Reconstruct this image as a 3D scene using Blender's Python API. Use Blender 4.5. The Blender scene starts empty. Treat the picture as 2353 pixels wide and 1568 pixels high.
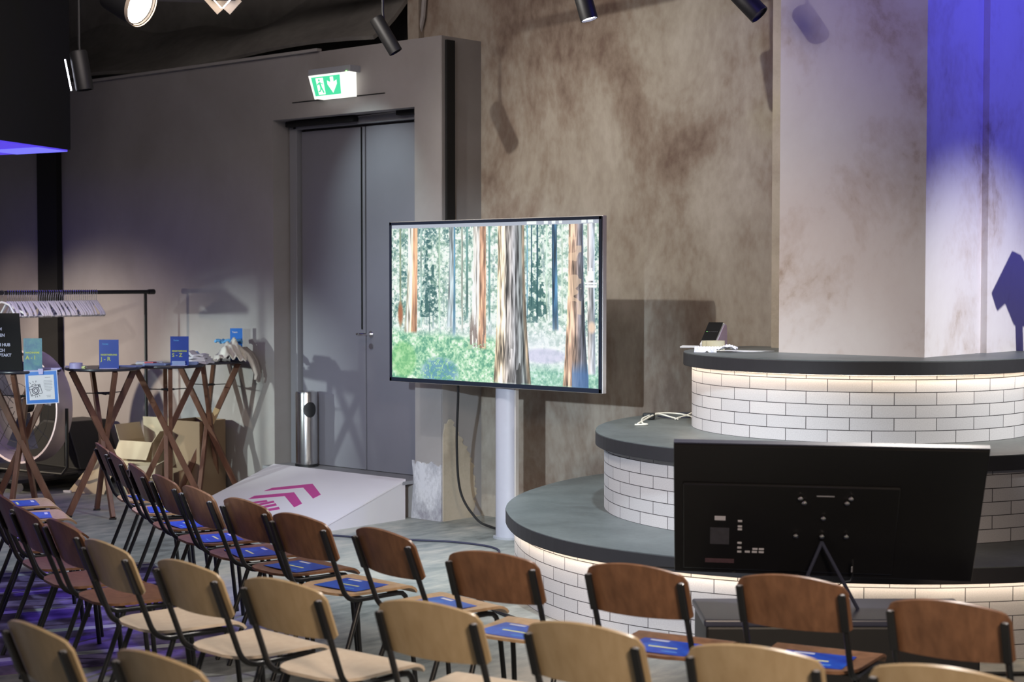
import bpy, math, random
import numpy as np
from mathutils import Vector, Matrix
random.seed(7)
SC = bpy.context.scene
COL = SC.collection
R = math.radians
# ---------------------------------------------------------------- camera
FX, FY = -0.6612, 0.7502          # horizontal viewing direction; X runs along the door wall, Y into it
cam_d = bpy.data.cameras.new('camera'); cam = bpy.data.objects.new('camera', cam_d); COL.objects.link(cam)
cam_d.sensor_width = 36; cam_d.lens = 57.37; cam_d.clip_end = 100
cam.location = (0, 0, 1.8)
cam.rotation_euler = (R(90 - 2.245), 0, math.atan2(-FX, FY))
cam_d.dof.use_dof = True; cam_d.dof.focus_distance = 9.6; cam_d.dof.aperture_fstop = 3.2
SC.camera = cam
# ---------------------------------------------------------------- world, exposure
w = bpy.data.worlds.new('world'); SC.world = w; w.use_nodes = True
w.node_tree.nodes['Background'].inputs[0].default_value = (0.62, 0.58, 0.66, 1)
w.node_tree.nodes['Background'].inputs[1].default_value = 0.15
SC.view_settings.view_transform = 'Standard'; SC.view_settings.look = 'None'
SC.view_settings.exposure = 0.25; SC.view_settings.gamma = 1.0; SC.view_settings.use_curve_mapping = False
# ---------------------------------------------------------------- hall spots and added fills
def lamp(kind, name, loc, target, power, color, size=0.1, angle=50, blend=0.3, shape=None):
    d = bpy.data.lights.new(name, kind); o = bpy.data.objects.new(name, d); COL.objects.link(o)
    d.energy = power; d.color = color
    if kind == 'SPOT':
        d.shadow_soft_size = size; d.spot_size = R(angle); d.spot_blend = blend
    elif kind == 'AREA':
        d.size = size
        if shape: d.shape = 'RECTANGLE'; d.size_y = shape
    else: d.shadow_soft_size = size
    o.location = loc
    o.rotation_euler = (Vector(target) - Vector(loc)).to_track_quat('-Z', 'Y').to_euler()
    o['kind'] = 'helper'
    return o
COOL = (0.80, 0.93, 1.0); WARM = (1.0, 0.74, 0.48); VIOLET = (0.22, 0.12, 1.0)
lamp('SPOT', 'spot_on_television', (-7.75, 5.05, 4.5), (-6.6, 8.8, 1.9), 340, (0.97, 0.95, 0.87), 0.03, 62, 0.8)
lamp('SPOT', 'spot_low_wall', (-4.3, 2.1, 2.2), (-8.15, 8.9, 0.55), 1150, (0.74, 0.88, 1.0), 0.05, 30, 0.6)
lamp('SPOT', 'spot_on_stage', (-0.6, 7.9, 3.4), (-4.4, 9.1, 1.1), 760, (0.97, 0.98, 0.98), 0.03, 38, 1.0)
lamp('SPOT', 'spot_on_tiers', (-4.3, 5.7, 4.9), (-5.6, 7.4, 0.2), 640, (0.78, 0.92, 1.0), 0.12, 46, 0.9)
lamp('SPOT', 'spot_brick', (-4.4, 1.9, 3.2), (-5.0, 7.2, 0.35), 780, (0.86, 0.90, 1.0), 0.10, 26, 0.8)
lamp('SPOT', 'spot_pillar_warm', (-6.6, 5.4, 3.4), (-4.9, 8.4, 1.3), 70, (1.0, 0.66, 0.58), 0.08, 38, 1.0)
lamp('SPOT', 'spot_door_glow', (-9.1, 7.5, 3.5), (-9.05, 8.85, 2.3), 75, (0.80, 1.0, 1.0), 0.03, 52, 1.0)
lamp('SPOT', 'spot_tables', (-9.4, 3.4, 1.7), (-10.7, 8.6, 0.60), 230, (0.82, 1.0, 1.0), 0.04, 30, 1.0)
lamp('SPOT', 'spot_tables_left', (-12.6, 4.4, 1.45), (-10.75, 8.6, 0.70), 620, (0.86, 1.0, 0.95), 0.05, 30, 1.0)
lamp('SPOT', 'spot_warm_left', (-14.3, 4.4, 1.6), (-12.5, 8.6, 0.40), 800, (1.0, 0.84, 0.64), 0.06, 46, 1.0)
lamp('SPOT', 'fill_warm_corner', (-14.6, 5.4, 1.7), (-13.9, 8.6, 1.15), 170, (1.0, 0.80, 0.62), 0.06, 36, 1.0)  # small spot added to warm the wall at the far left
lamp('SPOT', 'fill_hangers', (-8.6, 4.7, 2.3), (-11.55, 7.4, 1.62), 260, (1.0, 0.88, 0.74), 0.05, 15, 0.8)  # extra spot added to whiten the hangers
lamp('SPOT', 'spot_chairs', (-3.2, 6.6, 4.6), (-3.6, 3.2, 0.4), 620, (1.0, 0.93, 0.86), 0.10, 80, 0.8)
lamp('SPOT', 'spot_violet_wall', (-1.6, 8.6, 4.9), (-4.3, 9.4, 3.7), 380, (0.08, 0.075, 1.0), 0.25, 76, 1.0)
lamp('SPOT', 'spot_violet_pillar', (-4.0, 5.6, 4.9), (-4.6, 8.4, 3.7), 90, (0.16, 0.10, 1.0), 0.2, 50, 1.0)
lamp('SPOT', 'spot_violet_rug', (-7.6, 7.9, 3.9), (-7.4, 4.3, 0.0), 420, (0.25, 0.12, 1.0), 0.12, 42, 0.8)
lamp('SPOT', 'spot_floor', (-6.2, 7.0, 4.7), (-8.2, 6.4, 0.0), 430, (0.80, 0.95, 1.0), 0.1, 58, 0.9)
lamp('SPOT', 'fill_chairs', (1.3, 0.6, 3.9), (-2.9, 3.9, 0.7), 1080, (1.0, 0.80, 0.62), 0.5, 50, 1.0)  # warm fill added from behind the viewpoint to brighten the chair backs
lamp('AREA', 'fill_wall', (-7.6, 5.4, 4.8), (-9.2, 8.6, 1.4), 80, (1.0, 0.88, 0.84), 2.5)  # soft area fill added to lift the walls and their shadows
# ---------------------------------------------------------------- materials
def newmat(name):
    m = bpy.data.materials.new(name); m.use_nodes = True
    nt = m.node_tree; b = nt.nodes['Principled BSDF']
    return m, nt, b
def plain(name, col, rough=0.5, metal=0.0, vary=0.08, scale=30, bump=0.0, spec=None):
    m, nt, b = newmat(name); N, L = nt.nodes, nt.links
    tc = N.new('ShaderNodeTexCoord'); no = N.new('ShaderNodeTexNoise'); no.inputs['Scale'].default_value = scale; no.inputs['Detail'].default_value = 4
    L.new(tc.outputs['Object'], no.inputs['Vector'])
    mx = N.new('ShaderNodeMix'); mx.data_type = 'RGBA'
    mx.inputs[6].default_value = (*[c * (1 - vary) for c in col], 1); mx.inputs[7].default_value = (*[min(1, c * (1 + vary)) for c in col], 1)
    L.new(no.outputs['Fac'], mx.inputs[0]); L.new(mx.outputs[2], b.inputs['Base Color'])
    b.inputs['Roughness'].default_value = rough; b.inputs['Metallic'].default_value = metal
    if spec is not None: b.inputs['Specular IOR Level'].default_value = spec
    if bump:
        bp = N.new('ShaderNodeBump'); bp.inputs['Strength'].default_value = bump; bp.inputs['Distance'].default_value = 0.01
        L.new(no.outputs['Fac'], bp.inputs['Height']); L.new(bp.outputs[0], b.inputs['Normal'])
    return m
def glow(name, col, power):
    m, nt, b = newmat(name)
    b.inputs['Base Color'].default_value = (*col, 1); b.inputs['Emission Color'].default_value = (*col, 1)
    b.inputs['Emission Strength'].default_value = power; b.inputs['Roughness'].default_value = 0.5
    return m
def plaster(name, stops, scale=1.2, stretch=(1, 1, 0.55), rough=0.85, bump=0.25, seed=0.0, fine=0.25):
    m, nt, b = newmat(name); N, L = nt.nodes, nt.links
    tc = N.new('ShaderNodeTexCoord'); mp = N.new('ShaderNodeMapping'); mp.inputs['Scale'].default_value = stretch; mp.inputs['Location'].default_value = (seed, seed * 2, seed)
    L.new(tc.outputs['Object'], mp.inputs['Vector'])
    n1 = N.new('ShaderNodeTexNoise'); n1.inputs['Scale'].default_value = scale; n1.inputs['Detail'].default_value = 7; n1.inputs['Roughness'].default_value = 0.62; n1.inputs['Distortion'].default_value = 0.35
    L.new(mp.outputs[0], n1.inputs['Vector'])
    n2 = N.new('ShaderNodeTexNoise'); n2.inputs['Scale'].default_value = scale * 14; n2.inputs['Detail'].default_value = 6
    L.new(mp.outputs[0], n2.inputs['Vector'])
    mm = N.new('ShaderNodeMath'); mm.operation = 'MULTIPLY_ADD'; mm.inputs[1].default_value = fine; mm.inputs[2].default_value = -fine / 2
    L.new(n2.outputs['Fac'], mm.inputs[0])
    ad = N.new('ShaderNodeMath'); ad.operation = 'ADD'; L.new(n1.outputs['Fac'], ad.inputs[0]); L.new(mm.outputs[0], ad.inputs[1])
    cr = N.new('ShaderNodeValToRGB'); el = cr.color_ramp.elements
    while len(el) < len(stops): el.new(0.5)
    for e, (p, c) in zip(el, stops): e.position = p; e.color = (*c, 1)
    L.new(ad.outputs[0], cr.inputs[0]); L.new(cr.outputs[0], b.inputs['Base Color'])
    b.inputs['Roughness'].default_value = rough
    bp = N.new('ShaderNodeBump'); bp.inputs['Strength'].default_value = bump; bp.inputs['Distance'].default_value = 0.02
    L.new(ad.outputs[0], bp.inputs['Height']); L.new(bp.outputs[0], b.inputs['Normal'])
    return m
def wood(name, c1, c2, rough=0.4, scale=(28, 28, 4)):
    m, nt, b = newmat(name); N, L = nt.nodes, nt.links
    tc = N.new('ShaderNodeTexCoord'); mp = N.new('ShaderNodeMapping'); mp.inputs['Scale'].default_value = scale
    L.new(tc.outputs['Object'], mp.inputs['Vector'])
    n1 = N.new('ShaderNodeTexNoise'); n1.inputs['Scale'].default_value = 1.0; n1.inputs['Detail'].default_value = 6; n1.inputs['Distortion'].default_value = 0.15
    L.new(mp.outputs[0], n1.inputs['Vector'])
    cr = N.new('ShaderNodeValToRGB'); cr.color_ramp.elements[0].position = 0.3; cr.color_ramp.elements[1].position = 0.7
    cr.color_ramp.elements[0].color = (*c1, 1); cr.color_ramp.elements[1].color = (*c2, 1)
    L.new(n1.outputs['Fac'], cr.inputs[0]); L.new(cr.outputs[0], b.inputs['Base Color'])
    b.inputs['Roughness'].default_value = rough
    return m
def brickmat():
    m, nt, b = newmat('pale_brick'); N, L = nt.nodes, nt.links
    uv = N.new('ShaderNodeUVMap'); uv.uv_map = 'UVMap'
    br = N.new('ShaderNodeTexBrick'); br.offset = 0.5
    br.inputs['Scale'].default_value = 1.0; br.inputs['Brick Width'].default_value = 0.237; br.inputs['Row Height'].default_value = 0.0692
    br.inputs['Mortar Size'].default_value = 0.0022; br.inputs['Mortar Smooth'].default_value = 0.1; br.inputs['Bias'].default_value = 0.0
    br.inputs['Color1'].default_value = (0.62, 0.60, 0.60, 1); br.inputs['Color2'].default_value = (0.55, 0.54, 0.55, 1); br.inputs['Mortar'].default_value = (0.07, 0.065, 0.07, 1)
    L.new(uv.outputs[0], br.inputs['Vector'])
    no = N.new('ShaderNodeTexNoise'); no.inputs['Scale'].default_value = 160; no.inputs['Detail'].default_value = 5; L.new(uv.outputs[0], no.inputs['Vector'])
    mr = N.new('ShaderNodeMapRange'); mr.inputs[3].default_value = 0.78; mr.inputs[4].default_value = 1.15; L.new(no.outputs['Fac'], mr.inputs[0])
    mx = N.new('ShaderNodeMix'); mx.data_type = 'RGBA'; mx.blend_type = 'MULTIPLY'; mx.inputs[0].default_value = 1.0
    L.new(br.outputs['Color'], mx.inputs[6]); L.new(mr.outputs[0], mx.inputs[7]); L.new(mx.outputs[2], b.inputs['Base Color'])
    bp = N.new('ShaderNodeBump'); bp.inputs['Strength'].default_value = 0.6; bp.inputs['Distance'].default_value = 0.004; bp.invert = True
    L.new(br.outputs['Fac'], bp.inputs['Height']); L.new(bp.outputs[0], b.inputs['Normal'])
    b.inputs['Roughness'].default_value = 0.9
    return m
def carpetmat():
    m, nt, b = newmat('striped_carpet'); N, L = nt.nodes, nt.links
    uv = N.new('ShaderNodeTexCoord'); sp = N.new('ShaderNodeSeparateXYZ'); L.new(uv.outputs['Object'], sp.inputs[0])
    dv = N.new('ShaderNodeMath'); dv.operation = 'DIVIDE'; dv.inputs[1].default_value = 0.56; L.new(sp.outputs['X'], dv.inputs[0])
    fr = N.new('ShaderNodeMath'); fr.operation = 'FRACT'; L.new(dv.outputs[0], fr.inputs[0])
    lt = N.new('ShaderNodeMath'); lt.operation = 'LESS_THAN'; lt.inputs[1].default_value = 0.13; L.new(fr.outputs[0], lt.inputs[0])
    no = N.new('ShaderNodeTexNoise'); no.inputs['Scale'].default_value = 7; no.inputs['Detail'].default_value = 6; L.new(uv.outputs['Object'], no.inputs['Vector'])
    cr = N.new('ShaderNodeValToRGB'); cr.color_ramp.elements[0].color = (0.05, 0.035, 0.12, 1); cr.color_ramp.elements[1].color = (0.18, 0.14, 0.32, 1)  # violet cast of the blue light put into the carpet colours
    cr.color_ramp.elements[0].position = 0.38; cr.color_ramp.elements[1].position = 0.68
    L.new(no.outputs['Fac'], cr.inputs[0])
    mx = N.new('ShaderNodeMix'); mx.data_type = 'RGBA'; mx.inputs[7].default_value = (0.36, 0.38, 0.40, 1)
    L.new(lt.outputs[0], mx.inputs[0]); L.new(cr.outputs[0], mx.inputs[6]); L.new(mx.outputs[2], b.inputs['Base Color'])
    b.inputs['Roughness'].default_value = 0.95
    return m
def vcol(name, emis=0.0, rough=0.4, base=1.0):
    m, nt, b = newmat(name); N, L = nt.nodes, nt.links
    a = N.new('ShaderNodeAttribute'); a.attribute_name = 'paint'
    if emis:
        b.inputs['Base Color'].default_value = (0.01, 0.01, 0.01, 1)
        L.new(a.outputs['Color'], b.inputs['Emission Color']); b.inputs['Emission Strength'].default_value = emis
    else: L.new(a.outputs['Color'], b.inputs['Base Color'])
    b.inputs['Roughness'].default_value = rough
    return m
M = {}
M['concrete'] = plaster('floor_concrete', [(0.34, (0.09, 0.10, 0.10)), (0.45, (0.20, 0.22, 0.215)), (0.54, (0.29, 0.30, 0.29)), (0.66, (0.44, 0.42, 0.38))], 1.1, (1, 0.45, 1), 0.5, 0.2, 3.1, 0.35)
M['wall_grey'] = plaster('grey_painted_plaster', [(0.3, (0.27, 0.25, 0.24)), (0.5, (0.31, 0.29, 0.285)), (0.7, (0.35, 0.33, 0.33))], 0.8, (1, 1, 1), 0.85, 0.08, 1.0, 0.1)
M['wall_brown'] = plaster('brown_raw_plaster', [(0.33, (0.17, 0.115, 0.088)), (0.44, (0.27, 0.21, 0.165)), (0.54, (0.36, 0.31, 0.255)), (0.68, (0.46, 0.41, 0.35))], 1.5, (1, 1, 0.55), 0.9, 0.3, 5.3, 0.22)
M['wall_tan'] = plaster('bare_tan_plaster', [(0.3, (0.36, 0.30, 0.23)), (0.55, (0.48, 0.42, 0.33)), (0.75, (0.54, 0.47, 0.38))], 3.0, (1, 1, 1), 0.9, 0.3, 2.0, 0.2)
M['wall_pale'] = plaster('pale_plaster', [(0.32, (0.42, 0.33, 0.27)), (0.40, (0.60, 0.53, 0.50)), (0.5, (0.68, 0.63, 0.62)), (0.7, (0.72, 0.68, 0.67))], 1.6, (1, 1, 0.8), 0.85, 0.12, 9.0, 0.16)
M['chipped'] = plaster('chipped_pale_plaster', [(0.34, (0.26, 0.25, 0.29)), (0.5, (0.42, 0.42, 0.46)), (0.62, (0.60, 0.60, 0.64))], 4.0, (1, 1, 0.6), 0.9, 0.4, 4.0, 0.3)
M['ceiling'] = plaster('dark_ceiling', [(0.3, (0.11, 0.10, 0.09)), (0.6, (0.21, 0.20, 0.18)), (0.8, (0.26, 0.25, 0.22))], 0.7, (1, 1, 1), 0.95, 0.2, 1.0)
M['ledge'] = plain('grey_ledge', (0.34, 0.32, 0.31), 0.7)
M['black'] = plain('matte_black', (0.012, 0.012, 0.013), 0.5)
M['blackgloss'] = plain('black_plastic', (0.010, 0.010, 0.011), 0.32)
M['soffit'] = plain('black_cladding', (0.010, 0.010, 0.010), 0.9)
M['strip'] = plain('black_strip', (0.006, 0.006, 0.006), 0.9)
M['door'] = plain('grey_door_paint', (0.19, 0.185, 0.215), 0.5, 0, 0.05, 6)
M['doorframe'] = plain('grey_frame_paint', (0.24, 0.24, 0.26), 0.5, 0, 0.04, 6)
M['steel'] = plain('brushed_steel', (0.62, 0.61, 0.60), 0.22, 1.0, 0.05, 20)
M['chrome'] = plain('chrome', (0.8, 0.8, 0.8), 0.12, 1.0, 0.02)
M['deck'] = plaster('dark_grey_deck', [(0.3, (0.085, 0.096, 0.098)), (0.5, (0.125, 0.142, 0.143)), (0.75, (0.17, 0.187, 0.187))], 2.5, (1, 1, 1), 0.42, 0.05, 7.0, 0.3)
M['deckedge'] = plain('dark_deck_edge', (0.028, 0.027, 0.030), 0.5, 0, 0.15, 12)
M['brick'] = brickmat()
M['led'] = glow('warm_led', (1.0, 0.82, 0.62), 19)
M['ramp'] = plain('white_ramp_board', (0.70, 0.66, 0.71), 0.5, 0, 0.03, 4)
M['rampside'] = plain('white_ramp_side', (0.60, 0.57, 0.60), 0.6, 0, 0.03, 4)
M['pink'] = plain('magenta_marking', (0.50, 0.055, 0.27), 0.5, 0, 0.05)
M['white'] = plain('white_plastic', (0.75, 0.75, 0.76), 0.35, 0, 0.03)
M['stand'] = plain('white_stand_metal', (0.43, 0.43, 0.50), 0.4, 0, 0.03)
M['bezelwhite'] = plain('silver_bezel', (0.62, 0.58, 0.55), 0.4, 0.3, 0.03)
M['bezel'] = plain('dark_bezel', (0.015, 0.02, 0.035), 0.3)
M['tube'] = plain('black_tube', (0.014, 0.015, 0.017), 0.28, 0, 0.1)
M['brown_ply'] = wood('brown_plywood', (0.15, 0.072, 0.038), (0.26, 0.130, 0.070), 0.38)
M['tan_ply'] = wood('tan_plywood', (0.42, 0.27, 0.15), (0.55, 0.38, 0.24), 0.38)
M['light_ply'] = wood('light_plywood', (0.44, 0.32, 0.18), (0.53, 0.40, 0.24), 0.36)
M['pale_ply'] = wood('pale_plywood', (0.68, 0.56, 0.44), (0.76, 0.65, 0.52), 0.36)
M['leg_wood'] = wood('stained_table_leg', (0.12, 0.050, 0.028), (0.20, 0.090, 0.055), 0.5, (20, 20, 5))
M['leg_bare'] = wood('bare_pine_leg', (0.58, 0.40, 0.20), (0.66, 0.48, 0.27), 0.5, (20, 20, 5))
M['tabletop'] = plain('dark_tabletop', (0.03, 0.03, 0.045), 0.3)
M['blue'] = plaster('blue_print', [(0.3, (0.010, 0.035, 0.36)), (0.52, (0.014, 0.075, 0.55)), (0.66, (0.02, 0.16, 0.66)), (0.8, (0.12, 0.35, 0.66))], 6.0, (1, 1, 1), 0.3, 0.0, 2.0, 0.2)
M['bluecard'] = plain('blue_card', (0.018, 0.055, 0.36), 0.35, 0, 0.15, 12)
M['teal'] = plaster('teal_card', [(0.3, (0.03, 0.10, 0.24)), (0.5, (0.06, 0.20, 0.27)), (0.7, (0.10, 0.30, 0.26))], 14, (1, 1, 1), 0.4, 0.0, 1.0)
M['brightblue'] = plain('bright_blue', (0.02, 0.17, 0.62), 0.4, 0, 0.1)
M['skyblue'] = plain('sky_blue_fabric', (0.12, 0.38, 0.72), 0.8, 0, 0.2, 30)
M['yellow'] = plain('yellow_print', (0.55, 0.62, 0.10), 0.5)
M['paleyellow'] = plain('pale_yellow_print', (0.72, 0.78, 0.35), 0.5)
M['paper'] = plain('white_paper', (0.74, 0.74, 0.78), 0.7, 0, 0.04)
M['bluepaper'] = plain('pale_blue_paper', (0.35, 0.46, 0.75), 0.7)
M['red'] = plain('red_print', (0.45, 0.06, 0.08), 0.6)
M['ink'] = plain('dark_ink', (0.03, 0.03, 0.06), 0.7)
M['whiteink'] = plain('white_ink', (0.60, 0.63, 0.78), 0.7)
M['lavender'] = plain('lavender_plastic', (0.48, 0.45, 0.75), 0.4)
M['clothcream'] = plain('cream_cloth', (0.66, 0.63, 0.56), 0.95, 0, 0.12, 25, 0.4)
M['clothgrey'] = plain('grey_cloth', (0.26, 0.23, 0.21), 0.95, 0, 0.25, 25, 0.4)
M['clothwhite'] = plain('white_cloth', (0.74, 0.73, 0.75), 0.95, 0, 0.06, 25, 0.3)
M['cardboard'] = plain('cardboard', (0.52, 0.42, 0.29), 0.9, 0, 0.07, 8)
M['cardboard_shaded'] = plain('shaded_cardboard', (0.27, 0.19, 0.12), 0.9, 0, 0.08, 8)  # cardboard darkened for the shade on the tall box
M['mint'] = plain('pale_mint_plastic', (0.55, 0.66, 0.62), 0.6)
M['tape'] = plain('yellowed_tape', (0.68, 0.64, 0.45), 0.35, 0, 0.06)
M['violetplastic'] = plain('lilac_plastic', (0.66, 0.52, 0.74), 0.35, 0, 0.03)
M['whitecable'] = plain('white_cable', (0.78, 0.76, 0.68), 0.4)
M['shroud'] = plain('pale_metal_shroud', (0.50, 0.43, 0.46), 0.5, 0.2, 0.15, 9)
M['green'] = glow('sign_green', (0.06, 0.60, 0.30), 0.9)
M['signwhite'] = glow('sign_white', (1.0, 1.0, 0.92), 0.85)
M['greenled'] = glow('green_led', (0.25, 1.0, 0.2), 3.0)
M['greyplastic'] = plain('grey_plastic', (0.35, 0.36, 0.40), 0.5)
M['lampface'] = glow('lit_lamp_face', (1.0, 0.86, 0.72), 14.0)
M['lampcool'] = glow('cool_lamp_face', (0.85, 0.85, 1.0), 9.0)
M['lampskirt'] = plain('lamp_inner_metal', (0.55, 0.46, 0.36), 0.5)
M['violetpanel'] = glow('violet_panel', (0.10, 0.06, 0.80), 0.75)
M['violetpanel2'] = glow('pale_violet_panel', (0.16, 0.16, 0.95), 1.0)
M['rug'] = carpetmat()
M['sticker'] = plain('white_sticker', (0.6, 0.6, 0.66), 0.6)
M['pinklabel'] = plain('pinkish_label', (0.10, 0.055, 0.07), 0.6, 0, 0.3, 60)
M['greylabel'] = plain('grey_label', (0.055, 0.055, 0.07), 0.6, 0, 0.3, 60)
M['bluegrey'] = plain('blue_grey_metal', (0.05, 0.055, 0.09), 0.35)
# ---------------------------------------------------------------- mesh builder
class MB:
    def __init__(s): s.v = []; s.f = []; s.uv = None
    def add(s, vs, fs):
        o = len(s.v); s.v += [tuple(p) for p in vs]; s.f += [tuple(o + i for i in q) for q in fs]; return s
    def box(s, c, d, rot=None):
        hx, hy, hz = d[0] / 2, d[1] / 2, d[2] / 2
        vs = [Vector((x, y, z)) for x in (-hx, hx) for y in (-hy, hy) for z in (-hz, hz)]
        if rot is not None: vs = [rot @ p for p in vs]
        vs = [p + Vector(c) for p in vs]
        return s.add(vs, [(0, 1, 3, 2), (4, 6, 7, 5), (0, 4, 5, 1), (2, 3, 7, 6), (0, 2, 6, 4), (1, 5, 7, 3)])
    def beam(s, a, b, w, h, up=(0, 0, 1)):
        a = Vector(a); b = Vector(b); t = (b - a).normalized(); u = Vector(up)
        if abs(t.dot(u)) > 0.98: u = Vector((0, 1, 0))
        x = t.cross(u).normalized() * w / 2; y = x.normalized().cross(t).normalized() * h / 2
        vs = [p + sx * x + sy * y for p in (a, b) for sx, sy in ((-1, -1), (1, -1), (1, 1), (-1, 1))]
        return s.add(vs, [(0, 1, 2, 3), (7, 6, 5, 4), (0, 4, 5, 1), (1, 5, 6, 2), (2, 6, 7, 3), (3, 7, 4, 0)])
    def tube(s, pts, r, n=10, closed=False):
        P = [Vector(p) for p in pts]; k = len(P); rs = r if isinstance(r, (list, tuple)) else [r] * k
        vs = []; fs = []; T = []
        for i in range(k):
            a = P[(i - 1) % k] if (i > 0 or closed) else P[i]; b = P[(i + 1) % k] if (i < k - 1 or closed) else P[i]
            T.append((b - a).normalized())
        u = T[0].orthogonal().normalized()
        for i in range(k):
            u = (u - T[i] * u.dot(T[i])).normalized(); v = T[i].cross(u)
            for j in range(n):
                an = 2 * math.pi * j / n; vs.append(P[i] + (u * math.cos(an) + v * math.sin(an)) * rs[i])
        for i in range(k if closed else k - 1):
            for j in range(n):
                i2 = (i + 1) % k
                fs.append((i * n + j, i * n + (j + 1) % n, i2 * n + (j + 1) % n, i2 * n + j))
        if not closed: fs += [tuple(range(n - 1, -1, -1)), tuple((k - 1) * n + j for j in range(n))]
        return s.add(vs, fs)
    def lathe(s, prof, c=(0, 0, 0), n=32, rot=None, caps=True):
        vs = []; fs = []; k = len(prof)
        for r, z in prof:
            for j in range(n):
                a = 2 * math.pi * j / n; p = Vector((r * math.cos(a), r * math.sin(a), z))
                if rot is not None: p = rot @ p
                vs.append(p + Vector(c))
        for i in range(k - 1):
            for j in range(n): fs.append((i * n + j, i * n + (j + 1) % n, (i + 1) * n + (j + 1) % n, (i + 1) * n + j))
        if caps and prof[0][0] > 1e-6: fs.append(tuple(range(n - 1, -1, -1)))
        if caps and prof[-1][0] > 1e-6: fs.append(tuple((k - 1) * n + j for j in range(n)))
        return s.add(vs, fs)
    def prism(s, poly, z0, z1, fn=None):
        k = len(poly); vs = [(x, y, z0) for x, y in poly] + [(x, y, z1) for x, y in poly]
        if fn: vs = [fn(*p) for p in vs]
        fs = [tuple(range(k - 1, -1, -1)), tuple(range(k, 2 * k))] + [(i, (i + 1) % k, k + (i + 1) % k, k + i) for i in range(k)]
        return s.add(vs, fs)
    def shell(s, fn, nu, nv, th):
        """closed sheet: fn(u,v)->Vector mid point, th thickness along normal"""
        g = [[Vector(fn(i / nu, j / nv)) for j in range(nv + 1)] for i in range(nu + 1)]
        A = []; B = []
        for i in range(nu + 1):
            for j in range(nv + 1):
                du = g[min(i + 1, nu)][j] - g[max(i - 1, 0)][j]; dv = g[i][min(j + 1, nv)] - g[i][max(j - 1, 0)]
                nn = du.cross(dv)
                nn = nn.normalized() if nn.length > 1e-9 else Vector((0, 0, 1))
                A.append(g[i][j] + nn * th / 2); B.append(g[i][j] - nn * th / 2)
        W = nv + 1; o = len(A); fs = []
        for i in range(nu):
            for j in range(nv):
                q = (i * W + j, (i + 1) * W + j, (i + 1) * W + j + 1, i * W + j + 1)
                fs.append(q); fs.append(tuple(o + t for t in reversed(q)))
        for i in range(nu):
            a, b = i * W, (i + 1) * W; fs.append((b, a, o + a, o + b)); a, b = i * W + nv, (i + 1) * W + nv; fs.append((a, b, o + b, o + a))
        for j in range(nv):
            a, b = j, j + 1; fs.append((a, b, o + b, o + a)); a, b = nu * W + j, nu * W + j + 1; fs.append((b, a, o + a, o + b))
        return s.add(A + B, fs)
    def build(s, name, mat, parent=None, smooth=False, bevel=0.0, seg=2):
        me = bpy.data.meshes.new(name); me.from_pydata(s.v, [], s.f); me.update()
        if smooth:
            for p in me.polygons: p.use_smooth = True
        me.materials.append(M[mat] if isinstance(mat, str) else mat)
        o = bpy.data.objects.new(name, me); COL.objects.link(o)
        if parent is not None: o.parent = parent
        if bevel:
            b = o.modifiers.new('bevel', 'BEVEL'); b.width = bevel; b.segments = seg; b.limit_method = 'ANGLE'; b.angle_limit = R(40)
        if smooth:
            try:
                me.set_sharp_from_angle(angle=R(42))
            except Exception: pass
        return o
def thing(name, label, cat, loc=(0, 0, 0), rz=0.0, group=None):
    o = bpy.data.objects.new(name, None); COL.objects.link(o); o.location = loc; o.rotation_euler = (0, 0, rz)
    o.empty_display_size = 0.1
    return tag(o, label, cat, group)
def tag(o, label, cat, group=None, kind=None):
    o['label'] = label; o['category'] = cat
    if group: o['group'] = group
    if kind: o['kind'] = kind
    return o
def struct(o, label=None):
    o['kind'] = 'structure'
    if label: o['label'] = label
    return o
def copy_tree(src, label, loc, rz, mats=None, group=None):
    r = src.copy(); COL.objects.link(r); r.location = loc; r.rotation_euler = (0, 0, rz); r['label'] = label
    if group: r['group'] = group
    def rec(a, b):
        for ch in list(a.children):
            c = ch.copy(); COL.objects.link(c); c.parent = b
            key = ch.name.split('.')[0]
            if mats and key in mats: c.data = mats[key]
            rec(ch, c)
    rec(src, r)
    return r
def text(name, body, size, mtx, mat, parent=None, align='LEFT', th=0.0006, bold=0.0):
    cu = bpy.data.curves.new(name, 'FONT'); cu.body = body; cu.size = size; cu.align_x = align; cu.extrude = th; cu.offset = bold
    cu.resolution_u = 3
    tmp = bpy.data.objects.new(name + '_tmp', cu); COL.objects.link(tmp)
    dg = bpy.context.evaluated_depsgraph_get(); me = bpy.data.meshes.new_from_object(tmp.evaluated_get(dg))
    bpy.data.objects.remove(tmp); bpy.data.curves.remove(cu)
    me.name = name; me.transform(mtx); me.materials.clear(); me.materials.append(M[mat])
    o = bpy.data.objects.new(name, me); COL.objects.link(o)
    if parent is not None: o.parent = parent
    return o
def frame3(o, x, y):
    """matrix with origin o, local x along x, local y along y"""
    x = Vector(x).normalized(); y = Vector(y); z = x.cross(y).normalized(); y = z.cross(x)
    m = Matrix((x, y, z)).transposed().to_4x4(); m.translation = Vector(o); return m
# ================================================================ ROOM
YW = 8.627; YD = 8.82; YB = 9.05; XC = -8.29; ZT = 3.56
struct(MB().box((-7, 5, -0.05), (20, 14, 0.1)).build('floor', 'concrete'))
c = MB(); c.box((-7, 5.5, 5.15), (20, 13, 0.1)); struct(c.build('ceiling', 'ceiling'))
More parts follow.
